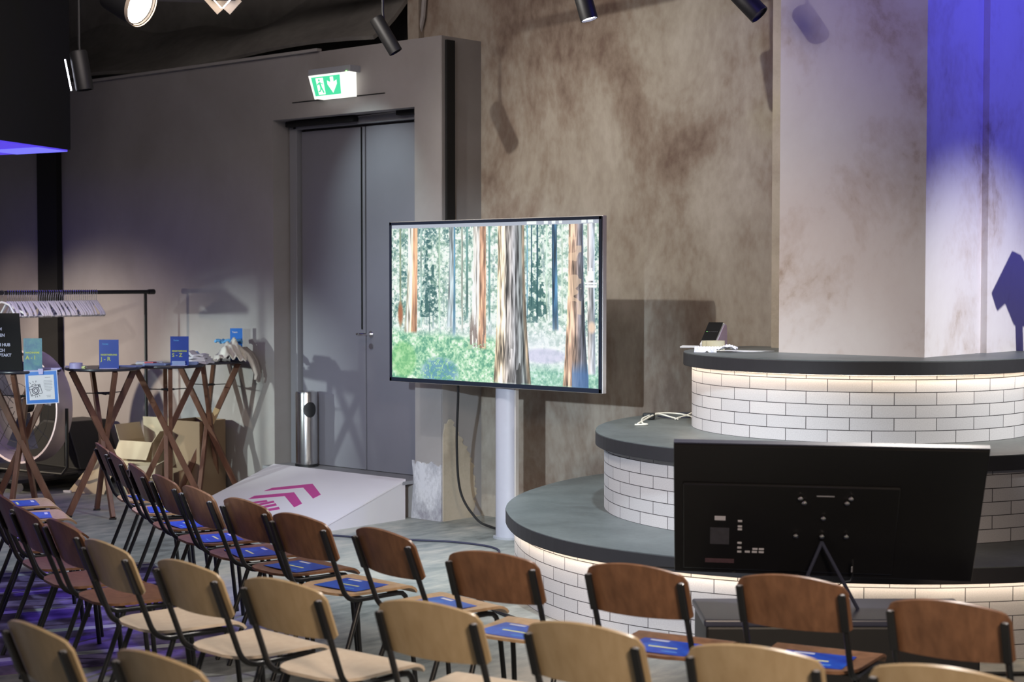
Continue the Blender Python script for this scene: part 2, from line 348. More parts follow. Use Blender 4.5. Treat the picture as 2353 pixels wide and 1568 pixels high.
# door wall with recess
b = MB()
b.box(((-10.17 - 15.5) / 2, YW + 0.2, ZT / 2), (15.5 - 10.17, 0.4, ZT))
b.box(((-10.17 + XC) / 2, YW + 0.2, (3.06 + ZT) / 2), (XC + 10.17, 0.4, ZT - 3.06))
b.box(((-8.566 + XC) / 2, YW + 0.2, 3.06 / 2), (XC + 8.566, 0.4, 3.06))
b.box(((-10.17 - 8.566) / 2, YW + 0.2, 0.14), (10.17 - 8.566, 0.4, 0.28))
struct(b.build('wall_left', 'wall_grey'))
# flush sliver behind recess and box side are closed by the back wall
b = MB(); b.box((-9.37, YD + 0.18, 1.66), (1.70, 0.05, 2.8)); struct(b.build('wall_recess', 'wall_grey'))
struct(MB().box((-9.4, YW - 0.004, 3.185), (1.05, 0.008, 0.006)).build('trim_1', 'strip'))
struct(MB().box((-11.9, YW - 0.01, ZT + 0.012), (4.6, 0.05, 0.022)).build('trim_2', 'ledge'))
# pilaster strip and edge strip
struct(MB().box((-13.33, YW - 0.03, 1.78), (0.32, 0.06, 3.56)).build('trim_3', 'strip'))
struct(MB().box((XC + 0.012, YW + 0.075, 2.5), (0.03, 0.085, 2.06)).build('trim_4', 'strip'))
# ragged broken plaster at the foot of the door wall
def ragged(n, x0, x1, amp, seed):
    rr = random.Random(seed); return [(x0 + (x1 - x0) * i / n, rr.uniform(-amp, amp)) for i in range(n + 1)]
poly = [(-8.60, 0.0), (XC + 0.001, 0.0)] + [(XC + 0.001, 0.42)] + [(x, 0.42 + d) for x, d in reversed(ragged(22, -8.59, -8.30, 0.016, 2))] + [(-8.575, 0.3)]
struct(MB().prism(poly, 0, 0.012, lambda x, y, z: (x, YW - z, y)).build('wall_left_patch', 'chipped'))
# tan plaster patch on the return face of the door box
rr = random.Random(5)
edge = [(YB - 0.0, 0.0)]
for i in range(38):
    z = 0.02 + i * 0.019; edge.append((YW + 0.30 + 0.05 * math.sin(z * 7) + rr.uniform(-0.020, 0.020) - 0.20 * max(0, (z - 0.5)) / 0.3, z))
edge = [(min(y, YB - 0.01), z) for y, z in edge]
top = [(edge[-1][0] - 0.02 * i, 0.73 + rr.uniform(-0.025, 0.025)) for i in range(1, 9) if edge[-1][0] - 0.02 * i > YW + 0.01]
poly = [(YW + 0.002, 0.0)] + edge[0:] + top + [(YW + 0.002, 0.64)]
struct(MB().prism(poly, 0, 0.008, lambda x, y, z: (XC + 0.005 + z, x, y)).build('wall_return_patch', 'wall_tan'))
# raw plaster back wall
b = MB(); b.box(((-8.95 - 4.45) / 2, YB + 0.15, 2.55), (4.50, 0.3, 5.1)); struct(b.build('wall_back', 'wall_brown'))
b = MB(); b.box(((XC + 0.002), (YW + YB) / 2, ZT / 2), (0.008, YB - YW, ZT - 0.002))
struct(b.build('wall_return', 'wall_grey'))
# ragged end of the raw plaster above the door wall
rr = random.Random(9)
pts = [(-8.9, ZT), (-8.9 - 0.02, 5.1)]
left = [(-8.97 - 0.05 * rr.random() - 0.10 * (i / 9), ZT + 0.03 + i * 0.17) for i in range(10)]
poly = [(-8.88, ZT + 0.005), (-8.88, 5.09)] + list(reversed(left))
struct(MB().prism(poly, 0, 0.06, lambda x, y, z: (x, YB - z, y)).build('wall_back_edge', 'wall_brown'))
struct(MB().tube([(-8.82, YB - 0.03, 5.1), (-8.83, YB - 0.03, 4.1), (-8.86, YB - 0.03, 3.8), (-8.93, YB - 0.02, 3.6)], 0.02, 8).build('trim_5', 'ledge'))
# dark upper wall behind the top of the door wall
struct(MB().box((-12.2, 9.35, 4.3), (6.6, 0.1, 1.7)).build('wall_upper', 'ceiling'))
# lumpy vault over the door wall
def vault(u, v):
    x = -15.4 + u * 6.4; y = YW + 0.0 + v * 0.75
    z = ZT + 0.05 + 0.55 * v + 0.10 * math.sin(x * 1.3 + 1) * v + 0.05 * math.sin(x * 4.1) * v + 0.03 * math.sin(y * 9 + x * 2)
    return (x, y, z)
struct(MB().shell(vault, 60, 10, 0.03).build('ceiling_vault', M['ceiling'], smooth=True))
# pillar and pale right wall
b = MB(); b.box(((-5.25 - 4.30) / 2, (8.37 + 9.0) / 2, 3.225), (0.95, 0.63, 3.85)); struct(b.build('wall_pillar', 'wall_pale'))
b = MB(); b.box(((-5.64 - 5.25) / 2 + 0.04, 8.975, 3.225), (0.47, 0.15, 3.85)); struct(b.build('wall_pillar_step', 'wall_tan'))
b = MB(); b.box((-4.42, 9.6 + 0.9, 2.55), (0.3, 2.82, 5.1)); b.box((-4.45, 9.045, 2.55), (0.28, 0.10, 5.1)); struct(b.build('wall_right', 'wall_pale'))
# ceiling beams, pipes
for i, (a, bb, wd) in enumerate((((-12.6, 7.4, 4.22), (-8.9, 8.9, 4.02), 0.14), ((-13.8, 6.6, 4.3), (-10.6, 8.6, 4.1), 0.12), ((-12.5, 5.2, 4.5), (-7.4, 8.9, 4.3), 0.16))):
    struct(MB().beam(a, bb, wd, 0.10).build('trim_%d' % (6 + i), 'ledge'))
# ================================================================ DOOR
dr = bpy.data.objects.new('door_1', None); COL.objects.link(dr); dr.location = (-9.31, YD, 0.28); dr['kind'] = 'structure'
X0, X1, XM = -10.055, -8.575, -9.305
def dl(a, b_):
    return MB().box(((a + b_) / 2 + 9.31, 0.03, 1.35), (b_ - a - 0.008, 0.045, 2.69)).build('door_leaf', 'door', dr, bevel=0.003)
dl(X0, XM - 0.004); rl = dl(XM + 0.004, X1)
MB().box((XM - 0.036 + 9.31, 0.0, 1.9), (0.006, 0.012, 1.58)).build('rebate_strip', 'strip', dr)
f = MB(); f.box((X0 + 9.31 - 0.055, 0.0, 1.38), (0.085, 0.07, 2.76)); f.box((X1 + 9.31 + 0.0, 0.06, 1.38), (0.02, 0.07, 2.76)); f.box((0, 0.0, 2.745), (1.6, 0.07, 0.065))
f.build('door_frame', 'doorframe', dr, bevel=0.004)
MB().box((-0.42, -0.07, 2.75), (0.80, 0.06, 0.042)).build('door_closer', 'strip', dr, bevel=0.006)
MB().box((0.60, -0.07, 2.765), (0.30, 0.06, 0.042)).build('door_closer', 'strip', dr, bevel=0.006)
MB().beam((0.0, -0.06, 2.76), (0.44, -0.05, 2.775), 0.02, 0.012).build('closer_arm', 'steel', dr)
h = MB(); h.tube([(0.07, -0.0, 1.075), (0.07, -0.055, 1.075), (0.055, -0.06, 1.075), (-0.03, -0.06, 1.075)], 0.009, 8); h.lathe([(0.025, 0), (0.025, 0.008)], (0.07, 0.004, 1.075), 20, Matrix.Rotation(R(90), 3, 'X'))
h.build('door_handle', 'chrome', dr, smooth=True)
MB().lathe([(0.022, 0), (0.022, 0.008)], (0.07, 0.004, 0.98), 20, Matrix.Rotation(R(90), 3, 'X')).build('lock', 'steel', dr, smooth=True)
struct(MB().box((-9.37, (8.50 + YD) / 2, 0.27), (1.6, YD - 8.5, 0.025)).build('trim_sill', 'doorframe'))
# ================================================================ EXIT SIGN
es = thing('exit_sign', 'lit green emergency exit sign with running figure and down arrow above the grey double door', 'sign', (-9.38, YW, 3.18))
MB().box((0, -0.055, 0.205), (0.475, 0.11, 0.05)).build('housing', 'greyplastic', es, bevel=0.004)
def tilt(x, y, z):   # sign face plane: x right, y up, z outwards; widening to the top
    return (x * (1 + 0.22 * (y / 0.19)) if False else x * (0.86 + 0.14 * y / 0.18), -0.075 - 0.035 * y / 0.18 - z, y)
MB().prism([(-0.232, 0.0), (0.232, 0.0), (0.232, 0.18), (-0.232, 0.18)], 0, 0.004, tilt).build('light_box', 'signwhite', es)
MB().prism([(-0.20, 0.0), (0.232, 0.0), (0.232, 0.18), (-0.232, 0.18)], -0.07, 0.0, tilt).build('diffuser', 'signwhite', es)
MB().prism([(-0.205, 0.022), (0.125, 0.022), (0.125, 0.165), (-0.205, 0.165)], 0.004, 0.006, tilt).build('green_panel', 'green', es)
MB().prism([(-0.155, 0.03), (-0.07, 0.03), (-0.07, 0.155), (-0.155, 0.155)], 0.006, 0.007, tilt).build('doorway_symbol', 'signwhite', es)
man = MB()
man.prism([(-0.118 + 0.010 * math.cos(t * 0.63), 0.138 + 0.010 * math.sin(t * 0.63)) for t in range(10)], 0.007, 0.0085, tilt)
for q in ([(-0.128, 0.122), (-0.108, 0.125), (-0.098, 0.085), (-0.118, 0.080)], [(-0.118, 0.085), (-0.100, 0.088), (-0.078, 0.045), (-0.092, 0.038)],
          [(-0.118, 0.088), (-0.104, 0.080), (-0.122, 0.052), (-0.148, 0.050), (-0.148, 0.060), (-0.128, 0.062)], [(-0.128, 0.122), (-0.122, 0.112), (-0.145, 0.100), (-0.152, 0.106)],
          [(-0.108, 0.122), (-0.102, 0.112), (-0.078, 0.102), (-0.076, 0.110)]):
    man.prism(q, 0.007, 0.0085, tilt)
man.build('running_figure', 'green', es)
MB().prism([(0.012, 0.155), (0.048, 0.155), (0.048, 0.115), (0.085, 0.13), (0.085, 0.10), (0.03, 0.035), (-0.025, 0.10), (-0.025, 0.13), (0.012, 0.115)], 0.006, 0.0075, tilt).build('arrow', 'signwhite', es)
MB().lathe([(0.006, 0), (0.006, 0.006)], (0.2, -0.112, 0.183), 10, Matrix.Rotation(R(90), 3, 'X')).build('status_light', 'greenled', es)
# ================================================================ ACCESS RAMP
rp = thing('access_ramp', 'white wedge ramp with magenta chevrons leading up to the grey door', 'ramp', (-9.32, 8.53, 0))
RW = 0.745; RD = 0.86; RH = 0.285
def rz(y): return 0.015 + (RH - 0.015) * (y + RD) / RD      # y in -RD..0
MB().add([(-RW, -RD, 0), (RW, -RD, 0), (RW, 0, 0), (-RW, 0, 0), (-RW, -RD, 0.015), (RW, -RD, 0.015), (RW, 0, RH), (-RW, 0, RH)],
         [(3, 2, 1, 0), (0, 1, 5, 4), (1, 2, 6, 5), (2, 3, 7, 6), (3, 0, 4, 7)]).build('ramp_side', 'rampside', rp)
MB().add([(-RW - .004, -RD - .004, 0.015), (RW + .004, -RD - .004, 0.015), (RW + .004, 0, RH), (-RW - .004, 0, RH), (-RW - .004, -RD - .004, 0.031), (RW + .004, -RD - .004, 0.031), (RW + .004, 0, RH + 0.016), (-RW - .004, 0, RH + 0.016)],
         [(3, 2, 1, 0), (4, 5, 6, 7), (0, 1, 5, 4), (1, 2, 6, 5), (2, 3, 7, 6), (3, 0, 4, 7)]).build('ramp_board', 'ramp', rp)
def rdec(poly, name='magenta_marking'):
    MB().prism(poly, 0, 0.0015, lambda x, y, z: (x, y, rz(y) + 0.0165 + z)).build(name, 'pink', rp)
rdec([(-0.335, -0.449), (-0.313, -0.385), (-0.008, -0.245), (0.248, -0.391), (0.242, -0.463), (-0.029, -0.32)], 'chevron')
rdec([(-0.340, -0.600), (-0.340, -0.540), (-0.033, -0.408), (0.226, -0.556), (0.216, -0.625), (-0.056, -0.482)], 'chevron')
for q in ([(-0.34, -0.80), (-0.079, -0.572), (-0.038, -0.595), (-0.285, -0.82)], [(-0.255, -0.83), (-0.014, -0.605), (0.031, -0.632), (-0.21, -0.85)], [(-0.18, -0.855), (0.072, -0.649), (0.121, -0.679), (-0.125, -0.855)], [(-0.36, -0.70), (-0.155, -0.575), (-0.115, -0.598), (-0.34, -0.735)]):
    rdec(q, 'stripe')
# ================================================================ STAGE
TH1 = [(-200, 2.10), (-190, 2.08), (-167, 1.975), (-149, 1.965), (-128, 1.99), (-112, 2.05), (-100, 2.085), (-86, 2.075), (-60, 2.045), (-36, 2.04), (20, 2.05), (90, 2.08), (160, 2.10)]
TH2 = [(-200, 1.52), (-187, 1.51), (-161, 1.455), (-143, 1.445), (-120, 1.472), (-97, 1.475), (-30, 1.46), (20, 1.48), (90, 1.5), (160, 1.52)]
TH3 = [(-200, 1.05), (160, 1.05)]
def contour(tab, cx, cy, off=0.0, n=144):
    a = np.linspace(-200, 160, n, endpoint=False); r = np.interp(a, [t[0] for t in tab], [t[1] for t in tab]) + off
    k = np.array([1, 2, 3, 2, 1]) / 9.0; rp_ = np.concatenate([r[-2:], r, r[:2]]); r = np.convolve(rp_, k, 'valid')
    P = [(cx + rr_ * math.cos(R(t)), cy + rr_ * math.sin(R(t))) for t, rr_ in zip(a, r)]
    out = []
    for (x, y) in P:
        if x < -4.28 and y > YB - 0.006: y = YB - 0.006
        out.append((x, y))
    return out
def tier(z0, z1, tab, cx, cy, label, th=0.078):
    t = thing('stage_platform', label, 'platform', (cx, cy, z0), 0, 'curved brick stage tiers')
    P = [(x - cx, y - cy) for x, y in contour(tab, cx, cy)]
    n = len(P); H = z1 - z0
    m = MB(); m.prism(P, H - th, H - 0.004); m.build('deck_edge', 'deckedge', t, bevel=0.003)
    Pi = [(x - cx, y - cy) for x, y in contour(tab, cx, cy, -0.002)]
    m = MB(); m.prism(Pi, H - 0.004, H); m.build('deck', 'deck', t)
    Q = [(x - cx, y - cy) for x, y in contour(tab, cx, cy, -0.052)]
    me = bpy.data.meshes.new('brick_riser'); vs = [(x, y, 0) for x, y in Q] + [(x, y, H - th) for x, y in Q]
    fs = [(i, (i + 1) % n, n + (i + 1) % n, n + i) for i in range(n)]
    me.from_pydata(vs, [], fs); uvl = me.uv_layers.new(name='UVMap')
    s = [0.0]
    for i in range(n): s.append(s[-1] + math.hypot(Q[(i + 1) % n][0] - Q[i][0], Q[(i + 1) % n][1] - Q[i][1]))
    for pi, p in enumerate(me.polygons):
        for li, vv in zip(p.loop_indices, (0, 1, 2, 3)):
            u = s[pi] if vv in (0, 3) else s[pi + 1]; v = 0 if vv in (0, 1) else H - th
            uvl.data[li].uv = (u, v)
        p.use_smooth = True
    me.materials.append(M['brick']); o = bpy.data.objects.new('brick_riser', me); COL.objects.link(o); o.parent = t
    # LED strip tucked beneath the overhang
    L1 = [(x - cx, y - cy) for x, y in contour(tab, cx, cy, -0.012)]; L2 = [(x - cx, y - cy) for x, y in contour(tab, cx, cy, -0.026)]
    vs = [(x, y, H - th + 0.0005) for x, y in L1] + [(x, y, H - th + 0.0005) for x, y in L2] + [(x, y, H - th - 0.0008) for x, y in L1] + [(x, y, H - th - 0.0008) for x, y in L2]
    fs = []
    for i in range(n):
        a, b_ = i, (i + 1) % n
        if L1[a][1] + cy > YB - 0.05: continue
        fs += [(2 * n + a, 3 * n + a, 3 * n + b_, 2 * n + b_), (a, 2 * n + a, 2 * n + b_, b_), (n + a, n + b_, 3 * n + b_, 3 * n + a)]
    MB().add(vs, fs).build('led_strip', 'led' if z0 != 0.45 else 'black', t)
    return t
tier(0, 0.45, TH1, -4.87, 8.46, 'lowest and widest curved stage tier, dark deck on pale brick with warm light strip')
tier(0.45, 0.90, TH2, -4.87, 8.46, 'middle curved stage tier with unlit pale brick riser and white cables on deck')
tier(0.90, 1.35, TH3, -4.9, 8.71, 'topmost curved stage tier carrying the label printer, warm light over pale brick')
# ================================================================ TELEVISION WITH FOREST SCREEN
def vnoise(w_, h_, sx, sy, seed):
    g = np.random.RandomState(seed).rand(int(sy) + 3, int(sx) + 3)
    X = np.linspace(0, sx, w_); Y = np.linspace(0, sy, h_); xi = X.astype(int); yi = Y.astype(int); fx = X - xi; fy = Y - yi
    fx = fx * fx * (3 - 2 * fx); fy = (fy * fy * (3 - 2 * fy))[:, None]
    a = g[yi][:, xi]; b_ = g[yi][:, xi + 1]; c_ = g[yi + 1][:, xi]; d_ = g[yi + 1][:, xi + 1]
    return (a * (1 - fx) + b_ * fx) * (1 - fy) + (c_ * (1 - fx) + d_ * fx) * fy
def fbm(w_, h_, sx, sy, seed, o=4):
    r = 0; t = 0
    for i in range(o):
        r = r + vnoise(w_, h_, sx * 2 ** i, sy * 2 ** i, seed + i) * 0.55 ** i; t += 0.55 ** i
    return r / t
def forest(W, H):
    U, V = np.meshgrid(np.linspace(0, 1, W), np.linspace(0, 1, H)); img = np.zeros((H, W, 3))
    def lay(mask, col): 
        nonlocal img
        mask = np.clip(mask, 0, 1)[..., None]; img = img * (1 - mask) + np.array(col) * mask if not isinstance(col, np.ndarray) or col.ndim == 1 else img * (1 - mask) + col * mask
    n1 = fbm(W, H, 62, 40, 1); n2 = fbm(W, H, 150, 95, 11, 3); st = fbm(W, H, 110, 4, 21, 3); big = fbm(W, H, 8, 5, 31, 3)
    pale = np.array([0.90, 0.97, 0.91]); leaf = np.array([0.44, 0.64, 0.55]); deep = np.array([0.18, 0.42, 0.43])
    img[:] = pale
    lay((n1 - 0.40) * 3, leaf); lay((n2 * 0.6 + big * 0.5 - 0.54) * 4, deep); lay((st - 0.62) * 4, np.array([0.45, 0.60, 0.62])); lay((fbm(W, H, 60, 44, 41) - 0.53) * 5, np.array([0.95, 1.0, 0.93]))
    def trunk(u0t, u1t, u0b, u1b, v0, v1, cols, tex=0.4, seed=0, soft=0.003):
        a = np.clip((V - v0) / (v1 - v0), 0, 1); fl = a ** 2.2
        l = u0t + (u0b - u0t) * fl; r = u1t + (u1b - u1t) * fl; t = (U - l) / np.maximum(r - l, 1e-4)
        m = np.clip((t) * (r - l) / soft, 0, 1) * np.clip((1 - t) * (r - l) / soft, 0, 1) * (V >= v0) * np.clip((v1 - V) / 0.02 + 0.5, 0, 1)
        col = np.zeros((H, W, 3)); xs = [c_[0] for c_ in cols]
        for k in range(3): col[..., k] = np.interp(t, xs, [c_[1][k] for c_ in cols])
        bark = fbm(W, H, 110, 5, 50 + seed, 3) + 0.35 * fbm(W, H, 160, 14, 70 + seed, 2)
        col *= np.clip(1.18 - tex * np.clip((bark - 0.62) * 4, -0.6, 1.6), 0.2, 1.5)[..., None]
        lay(m, np.clip(col, 0, 1.0))
    cr = np.array
    # distant trees
    for u, wd, v1, c_ in ((0.045, .012, .68, (.55, .66, .50)), (0.155, .010, .66, (.50, .66, .62)), (0.25, .011, .68, (.62, .78, .66)), (0.365, .012, .68, (.62, .66, .60)), (0.50, .012, .62, (.30, .52, .50)), (0.68, .008, .6, (.25, .50, .62)), (0.70, .008, .52, (.06, .28, .38)), (0.727, .010, .60, (.05, .27, .36)), (0.77, .01, .6, (.62, .75, .66)), (0.84, .008, .6, (.7, .8, .7)), (0.39, .014, .6, (.30, .50, .48))):
        trunk(u - wd / 2, u + wd / 2, u - wd / 2, u + wd / 2, 0.02, v1, [(0, c_), (1, c_)], 0.3, int(u * 100))
    trunk(.30, .325, .285, .325, .02, .66, [(0, (.50, .58, .60)), (1, (.62, .68, .70))], .4, 3)
    trunk(.322, .333, .315, .333, .02, .75, [(0, (.18, .42, .56)), (1, (.28, .52, .66))], .3, 4)
    trunk(.792, .818, .796, .826, .02, .66, [(0, (.07, .25, .42)), (1, (.22, .45, .62))], .5, 5)
    # young conifer
    for uc, wd, v0, v1, s_ in ((.197, .045, .10, .60, 3), (.725, .045, .12, .62, 9)):
        con = (np.abs(U - uc) < wd * (0.25 + 0.9 * np.clip((V - v0) / (v1 - v0), 0, 1))) * (V > v0) * (V < v1) * np.clip((fbm(W, H, 60, 40, s_) - 0.46) * 8, 0, 1)
        lay(con * 0.85, cr([0.08, 0.33, 0.33]))
    trunk(.195, .201, .196, .202, .5, .84, [(0, (.05, .22, .25)), (1, (.05, .22, .25))], .1, 6)
    # haze and ground
    lay(np.clip((V - .56) / .18, 0, 1) * np.clip(1.0 - np.abs(U - .62) * 1.5, 0.25, 1) * 0.8, cr([0.90, 0.92, 0.97]))
    g1 = fbm(W, H, 34, 26, 61); g2 = fbm(W, H, 120, 80, 66, 3)
    gr = np.zeros((H, W, 3)); 
    for k, (a_, b__, c__) in enumerate(((.30, .62, .90), (.66, .88, .98), (.50, .66, .88))): gr[..., k] = np.interp(g1 * .5 + g2 * .5, [.34, .52, .68], [a_, b__, c__])
    gl = np.clip((V - (.66 + .10 * U + .05 * (big - .5))) / .05, 0, 1) * np.clip((.60 - U) / .10 + 0.2, 0, 1); lay(gl, gr)
    lay(np.clip(1.4 - ((U - .25) / .09) ** 2 - ((V - .95) / .09) ** 2, 0, .75) * (g2 > .45), cr([0.16, 0.50, 0.68]))
    lay(np.clip(1.2 - ((U - .06) / .07) ** 2 - ((V - .88) / .12) ** 2, 0, .5), cr([0.42, 0.82, 0.36]))
    gr2 = gr * cr([.85, .95, 1.0]); lay(np.clip((V - .86) / .06, 0, 1) * np.clip((U - .62) / .05, 0, 1) * .75, gr2)
    lay(np.clip(1.1 - ((U - .76) / .11) ** 2 - ((V - .82) / .05) ** 2, 0, .6), cr([0.74, 0.72, 0.90]))
    lay(np.clip(1.1 - ((U - .045) / .016) ** 2 - ((V - .58) / .09) ** 2, 0, .9), cr([0.70, 0.32, 0.14]))
    trunk(.086, .138, .062, .133, .02, .70, [(0, (.80, .80, .66)), (.3, (1.0, .98, .90)), (.48, (.95, .80, .62)), (.56, (.82, .56, .38)), (1, (.76, .50, .34))], .45, 7)
    trunk(.420, .485, .400, .485, .02, .79, [(0, (.95, .92, .86)), (.45, (1.0, .97, .93)), (.55, (.82, .58, .42)), (1, (.78, .54, .40))], .40, 8)
    lay(np.clip((V - .55) / .12, 0, 1) * (U > .402) * (U < .484) * (V < .78) * (fbm(W, H, 150, 8, 92, 2) > .47) * .75, cr([0.45, 0.36, 0.33]))
    lay(np.clip((V - .75) / .02, 0, 1) * (V < .80) * (U > .39) * (U < .49) * (g2 > .47), cr([0.62, 0.84, 0.62]))
    trunk(.540, .668, .518, .700, .02, 1.0, [(0, (.95, .80, .60)), (.22, (1.0, .88, .72)), (.34, (.62, .58, .55)), (.60, (.56, .56, .58)), (.86, (.36, .40, .40)), (.94, (.60, .50, .38)), (1, (.40, .36, .30))], .62, 12)
    lay(np.clip((V - .7) / .2, 0, 1) * (U > .585) * (U < .66) * (fbm(W, H, 90, 6, 95, 2) > .60) * .8, cr([0.14, 0.14, 0.13]))
    trunk(.868, .935, .842, .960, .02, 1.0, [(0, (.88, .66, .50)), (.45, (.72, .56, .46)), (.7, (.42, .40, .44)), (1, (.22, .28, .38))], .55, 13)
    lay(((fbm(W, H, 26, 22, 97, 2) > .56) * (U > .868) * (U < .925) * (V > .1) * (V < .66)) * .55, cr([0.98, 0.80, 0.62]))
    lay(np.clip((V - .84) / .08, 0, 1) * (U > .885) * (U < .958) * .8, cr([0.20, 0.42, 0.72]))
    trunk(.950, .985, .955, .990, .02, .92, [(0, (.72, .66, .62)), (1, (.55, .62, .72))], .4, 14)
    lay(np.clip(1.2 - ((U - .972) / .018) ** 2 - ((V - .64) / .04) ** 2, 0, .9), cr([0.97, 0.80, 0.66]))
    # bars and folder symbol of the desktop
    lay((V < .022) * 1.0, cr([0.62, 0.66, 0.74])); 
    lay((V < .018) * (U > .66) * (vnoise(W, H, 60, 1, 5) > .66), cr([0.9, 0.95, 1.0]))
    lay((np.abs(U - .967) < .013) * (V > .305) * (V < .362) * 1.0, cr([1, 1, 1.0])); lay((np.abs(U - .967) < .007) * (V > .285) * (V < .31), cr([1, 1, 1]))
    for vv in (.378, .395): lay((np.abs(U - .967) < .027) * (np.abs(V - vv) < .006) * 1.0, cr([.95, .97, 1.0]))
    g_ = img.mean(-1, keepdims=True); img = g_ + (img - g_) * 0.74; img = 0.10 + img * 0.96
    return np.clip(img, 0, 1)
def painted(name, W, H, fn_img, pos, mat, parent):
    img = fn_img(W, H); me = bpy.data.meshes.new(name)
    us = np.linspace(0, 1, W + 1); vs_ = np.linspace(0, 1, H + 1); UU, VV = np.meshgrid(us, vs_)
    co = np.stack([(UU - 0.5) * pos[0], np.zeros_like(UU) + pos[2], (0.5 - VV) * pos[1] + pos[3]], -1).reshape(-1, 3)
    idx = np.arange((W + 1) * (H + 1)).reshape(H + 1, W + 1)
    q = np.stack([idx[1:, :-1], idx[1:, 1:], idx[:-1, 1:], idx[:-1, :-1]], -1).reshape(-1, 4)
    me.vertices.add(len(co)); me.vertices.foreach_set('co', co.astype(np.float32).ravel())
    me.loops.add(q.size); me.loops.foreach_set('vertex_index', q.astype(np.int32).ravel())
    me.polygons.add(len(q)); me.polygons.foreach_set('loop_start', np.arange(0, q.size, 4, dtype=np.int32))
    me.update(calc_edges=True)
    at = me.attributes.new('paint', 'FLOAT_COLOR', 'CORNER')
    lin = np.where(img <= 0.04045, img / 12.92, ((img + 0.055) / 1.055) ** 2.4).reshape(-1, 3)
    c4 = np.concatenate([lin, np.ones((len(lin), 1))], 1).repeat(4, 0).astype(np.float32); at.data.foreach_set('color', c4.ravel())
    me.materials.append(mat); o = bpy.data.objects.new(name, me); COL.objects.link(o); o.parent = parent
    return o
TVX0, TVX1 = -8.43, -6.49; TVZ0, TVZ1 = 1.052, 2.192; TVY = 8.235
tv = thing('television', 'large lit television on a white column stand showing redwood forest, beside the stage', 'television', ((TVX0 + TVX1) / 2, TVY, 0))
TW = TVX1 - TVX0; THh = TVZ1 - TVZ0; TC = (TVZ0 + TVZ1) / 2
painted('screen', 760, 430, forest, (TW - 0.05, THh - 0.05, -0.0035, TC + 0.004), vcol('forest_screen', 0.80), tv)
m = MB()
for c_, d_ in (((0, 0.0, TVZ1 - 0.011), (TW, 0.012, 0.022)), ((0, 0.0, TVZ0 + 0.014), (TW, 0.012, 0.028)), ((-TW / 2 + 0.011, 0, TC), (0.022, 0.012, THh)), ((TW / 2 - 0.011, 0, TC), (0.022, 0.012, THh))): m.box(c_, d_)
m.build('bezel', 'bezel', tv, bevel=0.002)
MB().box((0, 0.026, TC), (TW + 0.008, 0.040, THh + 0.008)).build('housing', 'bezelwhite', tv, bevel=0.005)
MB().box((0, 0.062, TC), (1.2, 0.04, 0.6)).build('wall_bracket', 'black', tv)
pp = [(-0.085 + 0.0, -0.03), (0.085, -0.03), (0.085, 0.03), (-0.085, 0.03)]
n = 12; col = [(0.06 * math.cos(R(a)) * 1.35, 0.055 * math.sin(R(a))) for a in range(0, 360, 15)]
PX, PY_ = 0.035, 0.125
MB().prism([(PX + x, PY_ + y) for x, y in col], 0.012, 1.70).build('stand_column', 'stand', tv, smooth=True)
m = MB(); m.box((PX + 0.088, PY_ + 0.012, 0.86), (0.012, 0.03, 1.68)); m.build('cable_channel', 'bezelwhite', tv)
MB().prism([(PX + 0.10 * math.cos(R(a)), PY_ + 0.07 * math.sin(R(a))) for a in range(0, 360, 15)], 0.0, 0.014).build('base_plate', 'greyplastic', tv)
# cables on the floor
def cable(name, pts, r, mat, label, cat='cable', group=None, n=None):
    P = [Vector(p) for p in pts]; out = []
    for i in range(len(P) - 1):
        p0 = P[max(i - 1, 0)]; p1 = P[i]; p2 = P[i + 1]; p3 = P[min(i + 2, len(P) - 1)]
        for k in range(8):
            t = k / 8; out.append(0.5 * ((2 * p1) + (-p0 + p2) * t + (2 * p0 - 5 * p1 + 4 * p2 - p3) * t * t + (-p0 + 3 * p1 - 3 * p2 + p3) * t ** 3))
    out.append(P[-1])
    return tag(MB().tube(out, r, 8).build(name, mat, smooth=True), label, cat, group)
cable('power_cable', [(-7.93, 8.40, 1.25), (-7.93, 8.42, 1.0), (-8.02, 8.5, 0.6), (-8.04, 8.56, 0.25), (-7.92, 8.60, 0.06), (-7.80, 8.62, 0.012), (-7.60, 8.56, 0.011), (-7.47, 8.52, 0.011)], 0.009, 'black', 'black power cable hanging down from behind the forest television to the floor')
cable('floor_cable', [(-8.6, 7.55, 0.008), (-8.1, 7.72, 0.008), (-7.83, 7.85, 0.008), (-7.55, 7.98, 0.008), (-7.22, 7.99, 0.008), (-7.0, 7.8, 0.008), (-6.8, 7.3, 0.008), (-6.45, 6.95, 0.008)], 0.007, 'ink', 'thin dark cable lying across the floor in front of the white column stand')
cable('stage_foot_cable', [(-6.93, 7.5, 0.009), (-6.62, 7.12, 0.009), (-6.2, 6.72, 0.009), (-5.7, 6.42, 0.009), (-5.0, 6.28, 0.009), (-4.3, 6.3, 0.009), (-3.6, 6.6, 0.009), (-3.0, 7.1, 0.009)], 0.010, 'black', 'black cable following the foot of the lowest brick tier')
